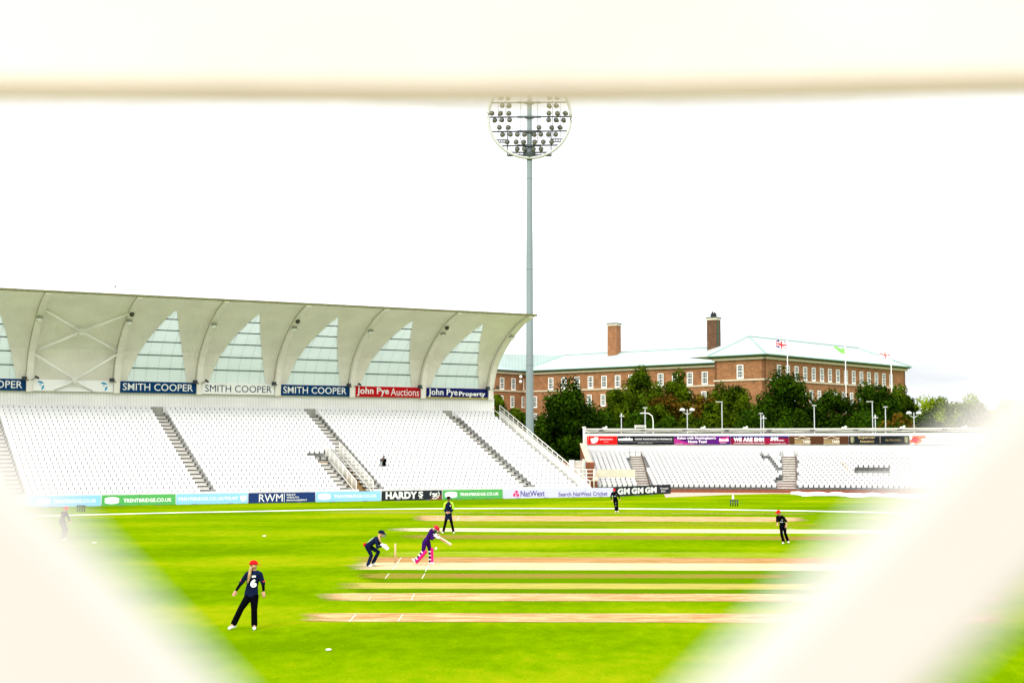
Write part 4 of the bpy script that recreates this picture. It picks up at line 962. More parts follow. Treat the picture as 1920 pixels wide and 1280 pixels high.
# windows
def win_mesh(w_, h_, nx, nz_):
    f = MB(); t_ = .15
    f.bb(-w_/2-.02, w_/2+.02, -.05, .1, -.18, 0); f.bb(-w_/2, -w_/2+t_, -.03, .1, 0, h_); f.bb(w_/2-t_, w_/2, -.03, .1, 0, h_); f.bb(-w_/2+t_, w_/2-t_, -.03, .1, h_-t_, h_); f.bb(-w_/2+t_, w_/2-t_, -.03, .1, 0, .1)
    for k in range(1, nx): x = -w_/2+w_*k/nx; f.bb(x-.025, x+.025, -.02, .06, .1, h_-t_)
    for k in range(1, nz_): z = h_*k/nz_; tt = .05 if k == nz_//2 else .025; f.bb(-w_/2+t_, w_/2-t_, -.022, .05, z-tt, z+tt)
    p = MB(); p.bb(-w_/2+.02, w_/2-.02, .0, .04, .02, h_-.02); return f.mesh('window', w_paint), p.mesh('pane', pmat('dark_pane', (.05, .06, .065), .1, spec=.6, var=.5, vscale=.8))
wt = win_mesh(1.25, 2.15, 3, 4); wl = win_mesh(1.1, 2.1, 3, 4); lin = MB(); lin.bb(-.75, .75, -.04, .08, 2.15, 2.85); linm = lin.mesh('lintel', pmat('dark_recess', (.05, .035, .025), .9))
def place_win(a, b_, s_, z, tpl, lintel=False):
    d = (b_-a).normalized(); o_ = Vector((d.y, -d.x, 0)); p = a+d*s_+o_*.03
    w_ = bpy.data.objects.new('window', tpl[0]); C.objects.link(w_); w_.parent = bld; w_.location = (p.x, p.y, z); w_.rotation_euler = (0, 0, math.atan2(d.y, d.x))
    q = bpy.data.objects.new('pane', tpl[1]); C.objects.link(q); q.parent = w_
    if False: l_ = bpy.data.objects.new('recess', linm); C.objects.link(l_); l_.parent = w_; l_.location = (.22, 0, -.02); l_.scale = (.55, 1, .6)
def s_of(px_, a, b_):    # distance along a-b where pixel column crosses
    a = a+cxy; d = (b_+cxy-a).normalized(); u = (px_-960)/FPX; return (u*a.y-a.x)/(d.x-u*d.y)
zt1 = TOPZ-2.95; zt2 = TOPZ-6.4; zt3 = TOPZ-9.75
for px_ in (1033, 1057.5, 1082.5, 1107.5, 1133, 1158.5, 1184, 1210, 1239, 1266, 1294, 1322): place_win(WB, WA2, s_of(px_, WB, WA2), zt1, wt, True)
for px_ in (1003, 1030, 1105, 1131, 1156.5, 1290, 1320): place_win(WB, WA2, s_of(px_, WB, WA2), zt2, wl); place_win(WB, WA2, s_of(px_, WB, WA2), zt3, wl)
for px_ in (941, 962.5, 985): place_win(WC, WB, s_of(px_, WC, WB), zt1, wt)
for px_ in (940, 960.5, 981.5): place_win(WC, WB, s_of(px_, WC, WB), zt2, wl)
place_win(K0, A0, s_of(1388.5, K0, A0), zt1, wt, True)
for px_ in (1461, 1477.5, 1494, 1510, 1526, 1541.5, 1556.5, 1571.5, 1586.5, 1601, 1615.5, 1629.5, 1643.5, 1657.5, 1671): place_win(A0, A1, s_of(px_, A0, A1), zt1, wt, True)
for px_ in (1461, 1477, 1493, 1508, 1521, 1536, 1551.5, 1566.5, 1581.5, 1596.5, 1611, 1625, 1639, 1653, 1667, 1681): place_win(A0, A1, s_of(px_, A0, A1), zt2-.35, wl)
for px_, py_ in ((976.5, 706), (976, 715)): 
    p = AT(px_, py_, 273)-cxy; dsh = MB(); dsh.ell(p, (.28, .1, .28)); dsh.build('satellite_dish', w_paint, bld)

# flagpoles with flags
def flagpole(px_, ytop, ybot, label):
    dq = s_of(px_, A0-u2*3.0, A1-u2*3.0); p = cxy+A0+u1*dq-u2*3.0; D = p.y; zt = AT(px_, ytop, D).z
    t = thing('flagpole', label, 'flagpole', (p.x, p.y, 0), 0, 'white flagpoles in front of the brick building')
    b = MB(); b.tube([(0, 0, .02), (0, 0, zt)], .09, 8, 0, .06); b.build('pole', w_paint, t); b = MB(); b.ell((0, 0, zt+.08), (.14, .14, .14)); b.build('finial', w_paint, t)
    return t, D, zt
def wav(x, z, L_, amp, droop=0): return Vector((-x, amp*math.sin(x/L_*6.0)+.12*z, z-droop*x*x/L_-.12*math.sin(x/L_*5)))
def flag_piece(name, quads, mat, parent, z0_, off=0, L_=1.8, droop=0):
    b = MB()
    for (xa, za, xb, zb_, xc, zc_, xd, zd) in quads:
        n = 6
        for k in range(n):
            def lp(xs, zs, xe, ze, q): return (xs+(xe-xs)*q, zs+(ze-zs)*q)
            p0 = lp(xa, za, xb, zb_, k/n); p1 = lp(xa, za, xb, zb_, (k+1)/n); p2 = lp(xd, zd, xc, zc_, (k+1)/n); p3 = lp(xd, zd, xc, zc_, k/n)
            for sgn in (1, -1):
                P = [wav(*q, L_, .16, droop)+Vector((0, -off*sgn-.006*sgn, z0_)) for q in (p0, p1, p2, p3)]
                b.face(P if sgn > 0 else P[::-1], smooth=True)
    return b.build(name, mat, parent)
fblue = pmat('flag_blue', (.02, .03, .18), .8); fred = pmat('flag_red', (.60, .02, .04), .8); fgreen = pmat('flag_green', (.22, .62, .12), .8)
def rect(x0, x1, z0_, z1_): return (x0, z0_, x1, z0_, x1, z1_, x0, z1_)
t, D, zt = flagpole(1477.5, 636, 690, 'white flagpole flying a red, white and blue crossed flag'); hh = 1.25; L_ = 1.85; z0_ = zt-1.45
fo = flag_piece('flag', [rect(.05, L_, 0, hh)], w_paint, t, z0_, 0)
flag_piece('blue_field', [rect(.05+dx, .05+dx+.42, dz, dz+.28) for dx in (.22, 1.2) for dz in (.0, .97)]+[rect(.05, .25, .2, .38), rect(.05, .25, .85, 1.0), rect(1.65, 1.85, .2, .38), rect(1.65, 1.85, .85, 1.0)], fblue, fo, z0_, .012)
flag_piece('red_cross', [rect(.05, L_, .5, .75), rect(.82, 1.06, 0, hh)], fred, fo, z0_, .024)
flag_piece('red_saltire', [(.05, .04, .75, .48, .82, .44, .12, .0), (1.1, .78, 1.8, 1.22, 1.85, 1.15, 1.16, .74), (.05, 1.15, .7, .78, .76, .82, .12, 1.22), (1.1, .48, 1.8, .06, 1.85, .12, 1.16, .52)], fred, fo, z0_, .018)
t, D, zt = flagpole(1586.5, 650, 707, 'white flagpole with a drooping pale green flag'); flag_piece('flag', [(.05, 0, 1.9, .35, 1.9, .75, .05, 1.0)], fgreen, t, zt-1.15, 0, 1.9, -.25)
t, D, zt = flagpole(1672, 657, 713, 'white flagpole flying a white flag with a red cross'); z0_ = zt-1.4
fo = flag_piece('flag', [rect(.05, 2.0, 0, 1.25)], w_paint, t, z0_, 0, 2.0); flag_piece('red_cross', [rect(.05, 2.0, .54, .74), rect(.92, 1.12, 0, 1.25)], fred, fo, z0_, .012, 2.0)

# ================================================================== trees
def leaf_mat(name, c_dark, c_light, warm=None):
    m = bpy.data.materials.new(name); m.use_nodes = True; t = m.node_tree; L = t.links; b = t.nodes['Principled BSDF']; out = t.nodes['Material Output']
    tc = N(t, 'ShaderNodeTexCoord'); nz = N(t, 'ShaderNodeTexNoise', inp={'Scale': .75, 'Detail': 5, 'Roughness': .6}); L.new(tc.outputs['Object'], nz.inputs[0])
    at = N(t, 'ShaderNodeAttribute', attribute_name='tint')
    r_ = N(t, 'ShaderNodeValToRGB'); e = r_.color_ramp.elements; e[0].position = .28; e[0].color = (*c_dark, 1); e[1].position = .74; e[1].color = (*c_light, 1)
    if warm: q = e.new(.66); q.color = (*warm, 1)
    mm = N(t, 'ShaderNodeMath', operation='MULTIPLY_ADD', inp={1: .55}); L.new(at.outputs['Fac'], mm.inputs[0]); sb = N(t, 'ShaderNodeMath', operation='MULTIPLY', inp={1: .55}); L.new(nz.outputs[0], sb.inputs[0]); L.new(sb.outputs[0], mm.inputs[2]); L.new(mm.outputs[0], r_.inputs[0])
    L.new(r_.outputs[0], b.inputs['Base Color']); b.inputs['Roughness'].default_value = .9; b.inputs['Specular IOR Level'].default_value = .02
    tl_ = N(t, 'ShaderNodeBsdfTranslucent'); L.new(r_.outputs[0], tl_.inputs[0]); ms = N(t, 'ShaderNodeMixShader', inp={0: .22}); L.new(b.outputs[0], ms.inputs[1]); L.new(tl_.outputs[0], ms.inputs[2]); L.new(ms.outputs[0], out.inputs[0])
    return m
LM = {'dark': leaf_mat('dark_leaves', (.002, .009, .0), (.028, .068, .001)), 'mid': leaf_mat('mid_leaves', (.004, .015, .0), (.070, .115, .002)), 'warm': leaf_mat('autumn_leaves', (.008, .016, .0), (.10, .095, .004), (.13, .058, .006)),
      'lite': leaf_mat('light_leaves', (.02, .050, .0), (.24, .32, .004))}
bark = pmat('bark', (.06, .045, .03), .95, var=.4, vscale=4)
def tree(px_, ytop, wpx, D, kind, label, zlow=1.2, shape=1.0, n=None, seed=0, cone=False, name='tree'):
    rnd_ = random.Random(seed*13+5)
    top = AT(px_, ytop, D); Wd = wpx/FPX*D; hgt = top.z; X = top.x
    t = thing(name, label, 'tree', (X, D, 0), group='trees behind the low stand')
    cz_ = (hgt+zlow)/2; rz_ = (hgt-zlow)/2; rx = Wd/2
    lobes = []
    nl = int(46+rx*rz_*1.7)
    for k in range(nl):
        while True:
            p = Vector((rnd_.uniform(-1, 1), rnd_.uniform(-1, 1), rnd_.uniform(-1, 1)))
            if p.length < 1: break
        p = p.normalized()*(.15+.80*rnd_.random()**.55)
        if cone: f = 1.12-.62*max(0, (p.z+.2)/1.2); p.x *= f; p.y *= f
        lobes.append((Vector((p.x*rx*1.03, p.y*rx*.85, cz_+p.z*rz_*.97)), (.15+.15*rnd_.random())*min(rx, rz_)*1.1+.30))
    n = n or int(10000+430*rx*rz_)
    vs, fs, tint = [], [], []
    per = max(1, n//nl)
    for c, r_ in lobes:
        lt = rnd_.uniform(.15, .85)
        for j in range(per):
            d = Vector((rnd_.gauss(0, 1), rnd_.gauss(0, 1), rnd_.gauss(0, 1))).normalized()
            p = c+d*r_*(.62+.45*rnd_.random())
            if p.z < .5: continue
            nrm = (d+Vector((rnd_.uniform(-.6, .6), rnd_.uniform(-.6, .6), rnd_.uniform(-.2, .7)))).normalized()
            a = nrm.cross(Vector((rnd_.uniform(-1, 1), rnd_.uniform(-1, 1), rnd_.uniform(-1, 1))))
            if a.length < .01: continue
            a.normalize(); b_ = nrm.cross(a); sz = rnd_.uniform(.13, .30)
            i = len(vs); vs += [p-a*sz, p-b_*sz*.55, p+a*sz, p+b_*sz*.55]; fs.append((i, i+1, i+2, i+3)); tint.append(lt+rnd_.uniform(-.3, .3))
    me = bpy.data.meshes.new('crown'); me.from_pydata([tuple(v) for v in vs], [], fs); me.materials.append(LM[kind])
    at = me.attributes.new('tint', 'FLOAT', 'FACE'); at.data.foreach_set('value', tint); me.update()
    o = bpy.data.objects.new('crown', me); C.objects.link(o); o.parent = t
    tk = MB(); tk.tube([(0, 0, .02), (.1, 0, hgt*.3), (0, .1, hgt*.72)], .32+.02*hgt, 8, 0, .06)
    for k in range(7):
        a = k*2.4+rnd_.random(); z = hgt*(.22+.08*k); L_ = rx*(.75-.05*k); tk.tube([(.05, .03, z), (math.cos(a)*L_*.5, math.sin(a)*L_*.5, z+L_*.35), (math.cos(a)*L_, math.sin(a)*L_, z+L_*.8)], .14, 6, 0, .03)
    tk.build('trunk', bark, t); return t
TR = [ # px, ytop, width px, D, kind, label, cone
    (934, 737, 46, 172, 'mid', 'mid-green tree just past the right end of the big stand', False),
    (972, 757, 56, 176, 'mid', 'low green tree behind the foot of the floodlight tower', False),
    (1064, 716, 122, 178, 'dark', 'large dark green conical tree between the two stands', True),
    (1128, 762, 80, 184, 'dark', 'dark tree in the shade right of the large conical tree', False),
    (1196, 683, 92, 198, 'mid', 'tallest loose-crowned tree in front of the long brick wing', False),
    (1268, 693, 60, 206, 'mid', 'slim dark green tree right of the tallest tree', False),
    (1252, 736, 104, 188, 'warm', 'tree turning reddish brown in front of the brick wing', False),
    (1318, 735, 66, 190, 'warm', 'rusty green tree behind the double-headed street lamp', False),
    (1366, 713, 92, 195, 'mid', 'light green round tree at the corner of the brick building', False),
    (1222, 732, 70, 186, 'mid', 'mid-green tree filling the gap left of the reddish tree', False),
    (1345, 752, 70, 187, 'mid', 'green bushy tree between the rusty one and the round light one', False),
    (1158, 715, 66, 194, 'mid', 'slim tree standing against the left side of the tallest tree', False),
    (1300, 772, 70, 182, 'mid', 'low bushy tree under the reddish trees', False),
    (1476, 691, 124, 188, 'dark', 'broad dark tree in front of the building with the first flagpole above', True),
    (1428, 768, 66, 184, 'dark', 'low dark tree left of the broad dark tree', False),
    (1560, 727, 104, 190, 'dark', 'dark rounded tree below the green flag', False),
    (1634, 714, 106, 190, 'dark', 'dark green tree near the right end of the building', False),
    (1690, 724, 66, 194, 'mid', 'mid-green tree covering the right corner of the building', False),
    (1680, 775, 70, 182, 'warm', 'olive low tree behind the double-headed lamp on the right', False),
    (1752, 738, 92, 215, 'lite', 'sunlit yellow-green tree right of the building', False),
    (1815, 740, 90, 225, 'lite', 'pale tree beginning to vanish behind the blurred slat', False),
    (1885, 752, 90, 230, 'lite', 'tree almost lost behind the blurred right slat', False),
    (1730, 775, 90, 185, 'dark', 'dark shrub-like tree at the right end of the low stand roof', False)]
for i, (px_, yt, wp, D, kd, lb_, cn_) in enumerate(TR): tree(px_, yt, wp, D, kd, lb_, seed=i+1, cone=cn_, zlow=.8 if D < 190 else 1.5)
# hedge mass behind the low stand
hv, hf, ht = [], [], []; rnd_ = random.Random(3)
for k in range(26000):
    x = rnd_.uniform(-9, 66); y = 180+rnd_.uniform(-1.5, 6); z = rnd_.uniform(.2, 1)**.7*(7.2+1.5*math.sin(x*.45)+math.sin(x*1.3)); sz = rnd_.uniform(.15, .34)
    nrm = Vector((rnd_.uniform(-1, 1), rnd_.uniform(-1, .2), rnd_.uniform(-.2, 1))).normalized(); a = nrm.cross(Vector((rnd_.uniform(-1, 1), rnd_.uniform(-1, 1), rnd_.uniform(-1, 1)))).normalized(); b_ = nrm.cross(a); p = Vector((x, y, z))
    i = len(hv); hv += [tuple(p-a*sz), tuple(p-b_*sz*.6), tuple(p+a*sz), tuple(p+b_*sz*.6)]; hf.append((i, i+1, i+2, i+3)); ht.append(rnd_.random())
me = bpy.data.meshes.new('undergrowth'); me.from_pydata(hv, [], hf); me.materials.append(LM['dark']); at = me.attributes.new('tint', 'FLOAT', 'FACE'); at.data.foreach_set('value', ht)
o = bpy.data.objects.new('undergrowth', me); C.objects.link(o); tag(o, 'dark mass of undergrowth filling the gaps below the trees', 'undergrowth', kind='stuff')

# street lamps
def lamp_post(px_, ytop, D, kind, label):
    p = AT(px_, ytop, D); t = thing('street_lamp', label, 'street lamp', (p.x, D, 0), group='street lamps behind the low stand')
    b = MB(); z = p.z
    if kind == 'curve':
        b.tube([(0, 0, .02), (0, 0, z-.9), (-.12, 0, z-.35), (-.5, 0, z-.06), (-1.1, 0, z)], .06, 8); b.build('pole', w_paint, t); h = MB(); h.ell((-1.3, 0, z-.03), (.26, .1, .08))
    else:
        b.tube([(0, 0, .02), (0, 0, z)], .075, 8, 0, .055); b.build('pole', pmat('lamp_pole_grey', (.36, .38, .38), .5), t); h = MB()
        if kind == 'flat': h.box((-.3, 0, z+.02), (.8, .2, .08))
        elif kind == 'tee': h.box((0.05, 0, z-.3), (.55, .2, .09)); h.box((0, 0, z-.1), (.14, .14, .3))
        elif kind == 'cap': h.box((0, 0, z+.02), (.5, .2, .09))
        elif kind == 'double':
            for sx in (-1, 1): h.ell((sx*.58, 0, z-.12), (.34, .3, .26), hemi=-.3)
            h.tube([(-.58, 0, z-.3), (0, 0, z-.65), (.58, 0, z-.3)], .05, 6)
    h.build('lamp_head', pmat('lamp_head_grey', (.55, .56, .56), .5), t)
for a in [(1165, 775, 168, 'tee', 'short lamp post with a small T head, nearest the left end of the low stand'), (1209.5, 764.5, 168, 'cap', 'plain grey lamp post left of the curved one'), (1224.5, 774, 167, 'curve', 'lamp post with a curved white swan-neck arm'),
          (1288.5, 767, 170, 'double', 'double-headed lamp before the reddish trees'), (1353.5, 753.5, 168, 'flat', 'tall lamp post with a flat head, at the corner of the brick building'), (1426.5, 775, 169, 'cap', 'short left-hand post of the close pair under the broad dark tree'), (1431.5, 779, 167, 'tee', 'short right-hand post of the close pair under the broad dark tree'),
          (1526.5, 760, 168, 'cap', 'lone lamp post between the broad dark tree and the rounded one'), (1635.5, 753, 168, 'flat', 'tallest lamp post, with a flat head pointing left'), (1641, 778, 167, 'tee', 'short T-headed post beside the tallest lamp post'), (1660, 763, 168, 'cap', 'slim lamp post right of the tallest one'), (1713.5, 773, 170, 'double', 'double-headed lamp near the right end of the trees')]: lamp_post(*a)

# ================================================================== small field objects
def spare_stumps(px_, ybase, ytop, label, bottle=False):
    p = G(px_, ybase); k = p.y/FPX; h = (ybase-ytop)*k; wd_ = 13*k
    t = thing('practice_stumps', label, 'stumps', p)
    for j in range(4): b = MB(); x = -wd_/2+wd_*j/3; b.tube([(x, 0, .0), (x, 0, h)], .045, 8); b.build('stump', dark_metal, t)
    b = MB(); b.bb(-wd_/2-.05, wd_/2+.05, -.09, .09, h-.02, h+.05); b.build('crossbar', dark_metal, t)
    if bottle:
        q = thing('water_bottle', 'white bottle standing on the black practice stumps', 'bottle', p+Vector((-.08, 0, h+.05))); b = MB(); b.cone((0, 0, .1), (0, 0, .26), .09, .07, 12); b.build('body', w_paint, q); b = MB(); b.cone((0, 0, .3), (0, 0, .38), .045, .035, 10); b.build('cap', w_paint, q)
spare_stumps(151.5, 959, 948, 'black practice stumps in front of the left boards'); spare_stumps(1376.5, 948.5, 938, 'black practice stumps with a bottle on top, before the low stand', True)
for px_, py_, r_, lb_ in ((616, 1219, .068, 'white marker disc on the grass nearest the camera, bottom left'), (495.5, 1005, .10, 'white marker disc on the grass left of the wicketkeeper'), (177, 1017.5, .11, 'white marker disc by the left slat'), (1174.5, 995.5, .13, 'white marker disc on the pale strip behind the play')):
    b = MB(); p = G(px_, py_); n = 18
    b.loft([[(r_*q*math.cos(2*math.pi*j/n), r_*q*math.sin(2*math.pi*j/n), z) for j in range(n)] for q, z in ((1, .012), (.97, .03), (.5, .042), (.12, .045))]); tag(b.build('marker_disc', w_paint, None, p), lb_, 'marker', 'white marker discs on the field')
# wicket seen end-on
wp = G(741, 1057.6); t = thing('wicket', 'pale wooden wicket seen end-on between wicketkeeper and batter', 'wicket', wp); wood = pmat('ash_wood', (.62, .44, .25), .5, var=.15, vscale=20)
for j in (-1, 0, 1): b = MB(); b.tube([(j*.006, j*.115, .05), (j*.006, j*.115, .79)], .021, 10); b.build('stump', wood, t)
for j in (-1, 1): b = MB(); b.tube([(j*.006, j*.002, .80), (j*.008, j*.112, .80)], .009, 6); b.build('bail', wood, t)
bp_ = G(817.5, 1061); b = MB(); b.ell((0, 0, 0), (.042, .042, .042)); o = b.build('cricket_ball', w_paint, None, (bp_.x, bp_.y-.1, (1061-1028)/FPX*bp_.y)); tag(o, 'white cricket ball in the air beside the batter\'s pad', 'ball')
# white ground cover lying before the low stand
cv = MB(); n = 40; Pc = []
for k in range(n+1):
    x = 1483+(1790-1483)*k/n; y0_ = 924.2+.5*math.sin(k*.9)+(k/n)*6; Pc.append((G(x, y0_+4.5+1.2*math.sin(k*.5)-(2.5 if k < 3 else 0)), G(x, y0_), .10+.09*abs(math.sin(k*.7))))
for k in range(n):
    a0, b0, h0 = Pc[k]; a1, b1, h1 = Pc[k+1]; m0 = (a0+b0)/2+Vector((0, 0, h0+.1)); m1 = (a1+b1)/2+Vector((0, 0, h1+.1)); up = Vector((0, 0, .03))
    cv.face([a0+up, a1+up, m1, m0], smooth=True); cv.face([m0, m1, b1+up, b0+up], smooth=True)
tag(cv.build('ground_cover', pmat('white_sheet', (.80, .80, .80), .6, var=.05)), 'rumpled white sheet laid along the foot of the low stand', 'sheet')
# bird
t = thing('bird', 'small dark bird flying above the big stand roof', 'bird', AT(216, 538, 120)); b = MB(); b.cone((0, -.12, 0), (0, .12, .02), .05, .03, 10); b.build('body', dark_metal, t)
b = MB(); b.face([(0, -.08, .03), (.02, .05, .03), (.10, .06, .24), (.05, -.04, .22)]); b.face([(0, -.08, .03), (-.08, -.02, .16), (-.12, .06, .2), (0, .06, .03)]); b.build('wing', dark_metal, t)

# ================================================================== people
def remesh(mb, name, mat, parent, vox, smooth=3):
    me = mb.mesh(name, mat); o = bpy.data.objects.new(name, me); C.objects.link(o)
    m = o.modifiers.new('r', 'REMESH'); m.mode = 'VOXEL'; m.voxel_size = vox; m.use_smooth_shade = True
    if smooth: s_ = o.modifiers.new('s', 'SMOOTH'); s_.iterations = smooth; s_.factor = .5
    dg = bpy.context.evaluated_depsgraph_get(); new = bpy.data.meshes.new_from_object(o.evaluated_get(dg)); o.modifiers.clear(); o.data = new; new.name = name
    new.materials.clear(); new.materials.append(mat)
    if parent: o.parent = parent
    return o
V = Vector
def hand(mb, wr, tip, side, curl=.3, k=1.0, spread=.28):
    """palm, four unequal bent fingers and a side thumb. wr: wrist, tip: direction end, side: across the palm towards the thumb"""
    d = (tip-wr).normalized(); s_ = (side-d*side.dot(d)).normalized(); nrm = d.cross(s_)
    pc = wr+d*.045*k; mb.cone(wr, wr+d*.05*k, .027*k, .036*k, 10, 0, (1, .55), s_); mb.cone(wr+d*.04*k, wr+d*.075*k, .040*k, .040*k, 10, 0, (1, .42), s_)
    for j, (f, L_) in enumerate(((.9, .068), (.3, .078), (-.3, .073), (-.9, .058))):
        a = wr+d*.085*k+s_*.030*f*k; dd = (d+s_*f*spread*.5).normalized(); m_ = a+(dd+nrm*curl*.5).normalized()*L_*.5*k; e_ = m_+(dd+nrm*curl*1.6).normalized()*L_*.5*k
        mb.cone(a, m_, .0098*k, .009*k, 8); mb.cone(m_, e_, .009*k, .0075*k, 8)
    a = wr+d*.028*k+s_*.030*k; m_ = a+(d*.55+s_*.85).normalized()*.034*k; e_ = m_+(d*.9+s_*.35+nrm*.25).normalized()*.032*k
    mb.cone(a, m_, .013*k, .011*k, 8); mb.cone(m_, e_, .011*k, .009*k, 8)
def frame(up, side):
    up = up.normalized(); side = (side-up*side.dot(up)).normalized(); return side, side.cross(up)*-1, up
def torso(mb, hip, neck, side, hw, sw, dp, grow=0, low=.0, mi=0, waist=.84):
    """elliptical loft along the spine"""
    ax = (neck-hip); sd_ = (side-ax.normalized()*side.dot(ax.normalized())).normalized(); fw = ax.normalized().cross(sd_); rings = []
    prof_ = [(-.16-low, hw*1.04, dp*1.04), (-.05, hw, dp), (.12, hw*.93, dp*.93), (.30, hw*waist, dp*.86), (.50, hw*.92, dp*.95), (.68, sw*.90, dp*1.04), (.82, sw*.96, dp*1.0), (.92, sw*.80, dp*.82), (.98, sw*.45, dp*.62), (1.02, .055, .055)]
    n = 20
    for t_, rx, ry in prof_:
        c = hip+ax*t_; rings.append([c+sd_*(rx+grow)*math.cos(2*math.pi*j/n)+fw*(ry+grow)*math.sin(2*math.pi*j/n) for j in range(n)])
    mb.loft(rings, mi)
def head(mb, c, face, up, k=1.0):
    up = up.normalized(); face = (face-up*face.dot(up)).normalized(); sd_ = face.cross(up); ax = (sd_, face, up)
    mb.ell(c+up*.02*k, (.073*k, .092*k, .095*k), ax); mb.ell(c-up*.045*k+face*.02*k, (.055*k, .068*k, .072*k), ax)
    mb.cone(c+face*.09*k-up*.005*k, c+face*.108*k-up*.03*k, .010*k, .013*k, 8)
    for s_ in (-1, 1): mb.ell(c+sd_*.075*s_*k-face*.005*k-up*.01*k, (.010*k, .02*k, .03*k), ax)
    mb.cone(c+face*.085*k-up*.065*k-sd_*.015*k, c+face*.085*k-up*.065*k+sd_*.015*k, .008*k, .008*k, 6)
def face_bits(parent, c, face, up, k=1.0):
    up = up.normalized(); face = (face-up*face.dot(up)).normalized(); sd_ = face.cross(up)
    for s_ in (-1, 1):
        b = MB(); b.ell(c+face*.086*k+sd_*.03*s_*k+up*.012*k, (.010*k, .006*k, .007*k), (sd_, face, up), 8); b.build('eye', dark_hair, parent)
    b = MB(); b.ell(c+face*.088*k-up*.062*k, (.022*k, .008*k, .006*k), (sd_, face, up), 8); b.build('mouth', pmat('lips', (.35, .10, .08), .6), parent)
def cap(parent, c, face, up, mat, k=1.0, name='cap', peak=True):
    up = up.normalized(); face = (face-up*face.dot(up)).normalized(); sd_ = face.cross(up); b = MB(); ax = (sd_, face, up)
    b.ell(c+up*.03*k, (.088*k, .108*k, .092*k), ax, hemi=-.05)
    o = b.build(name, mat, parent)
    if peak:
        q = MB(); n = 8; pts0 = []; pts1 = []
        for j in range(n+1):
            a = R(-68+136*j/n); pts0.append(c+up*.028*k+sd_*.086*math.sin(a)*k+face*.10*math.cos(a)*k); pts1.append(c+up*.008*k+sd_*.082*math.sin(a)*k+face*(.085+.095*math.cos(a)**.7)*k)
        for j in range(n):
            u_ = V((0, 0, .008)); q.box8([pts0[j], pts1[j], pts1[j+1], pts0[j+1], pts0[j]+u_, pts1[j]+u_, pts1[j+1]+u_, pts0[j+1]+u_])
        q.build('peak', mat, o)
    return o
def shoe(parent, an, toe, mat=None, k=1.0, sole=True):
    b = MB(); d = V((toe.x-an.x, toe.y-an.y, 0))
    if d.length < .01: d = V((.01, -.1, 0))
    d.normalize(); lift = toe.z
    heel = V((an.x, an.y, max(.035, an.z-.07)))-d*.03; tp = V((toe.x, toe.y, max(.03, toe.z)))
    b.cone(heel, tp, .042*k, .038*k, 12, 0, (1.0, .9)); b.cone(V((an.x, an.y, an.z-.03)), heel+d*.03+V((0, 0, .03)), .043*k, .045*k, 10)
    b.cone(heel.lerp(tp, .5)+V((0, 0, .012)), tp, .045*k, .040*k, 10)
    return remesh(b, 'shoe', mat or shoe_white, parent, .012, 2)
def limb(mb, pts, rs, n=12, grow=0):
    for (a, b_), (ra, rb) in zip(zip(pts, pts[1:]), zip(rs, rs[1:])): mb.cone(a, b_, ra+grow, rb+grow, n)

def person(root, J, label, shirt_m, trouser_m, sleeves='long', vox=.0095, hw=.165, sw=.195, dp=.105, face=V((0, -1, 0)), k=1.0, hands=True, curl=.35, flare=.012, hands_k=1.0, shirt_low=.05, hk=1.0, lk=1.0, sideL=None, sideR=None, shoes=True):
    t = thing('person', label, 'person', root)
    j = {a: V(b_) for a, b_ in J.items()}
    side = (j['shR']-j['shL']); hip, neck = j['hip'], j['neck']; upv = (j['head']-neck)
    b = MB()
    torso(b, hip, neck, side, hw*.86, sw*.84, dp*.88)
    b.cone(neck-(neck-hip).normalized()*.03, j['head']-upv.normalized()*.05, .055, .05, 12); head(b, j['head'], face, upv, hk)
    for S in 'LR':
        limb(b, [j['sh'+S], j['el'+S], j['wr'+S]], [.048, .038, .026]); limb(b, [j['hi'+S], j['kn'+S], j['an'+S]], [.080, .052, .038])
        b.cone(j['an'+S], V((j['to'+S].x, j['to'+S].y, max(.035, j['to'+S].z))), .035, .028)
        if hands:
            tipd = j['ha'+S]; sdv = (sideL if S == 'L' else sideR) or (V((1, -.3, .2)) if S == 'L' else V((-1, -.3, .2)))
            hand(b, j['wr'+S], tipd, sdv, curl, hands_k)
    body = remesh(b, 'body', skin, t, min(vox, .0085), 1)
    # shirt
    s_ = MB(); torso(s_, hip, neck, side, hw, sw, dp, 0, shirt_low)
    for S in 'LR':
        s_.cone(j['sh'+S], j['sh'+S].lerp(neck, .45), .062, .06)
        if sleeves == 'long': limb(s_, [j['sh'+S], j['el'+S], j['el'+S].lerp(j['wr'+S], .93)], [.066, .050, .036])
        elif sleeves == 'elbow': limb(s_, [j['sh'+S], j['el'+S].lerp(j['wr'+S], .12)], [.066, .056])
        else: limb(s_, [j['sh'+S], j['sh'+S].lerp(j['el'+S], .75)], [.068, .062])
    remesh(s_, 'shirt', shirt_m, t, vox, 3)
    p_ = MB(); ax = (neck-hip); sd_ = side.normalized()
    p_.cone(j['hiL'].lerp(j['hiR'], .15)+ax*.02, j['hiR'].lerp(j['hiL'], .15)+ax*.02, hw*.58, hw*.58, 16); p_.cone(hip+ax*.04, hip-V((0, 0, .05)), hw*.68, hw*.6, 14, 0, (1.15, .85), sd_)
    for S in 'LR': limb(p_, [j['hi'+S], j['kn'+S], j['kn'+S].lerp(j['an'+S], 1.0)], [.098*lk, .070*lk, (.058+flare)*lk], 14)
    remesh(p_, 'trousers', trouser_m, t, vox, 3)
    if shoes:
        for S in 'LR': shoe(t, j['an'+S], j['to'+S])
    return t, j
def jm(ox, oy, s_, d):   # crop pixel -> local metres, d: {name:(cx, cy, depth)}
    return {a: ((x-ox)/s_, dp_, (oy-y)/s_) for a, (x, y, dp_) in d.items()}

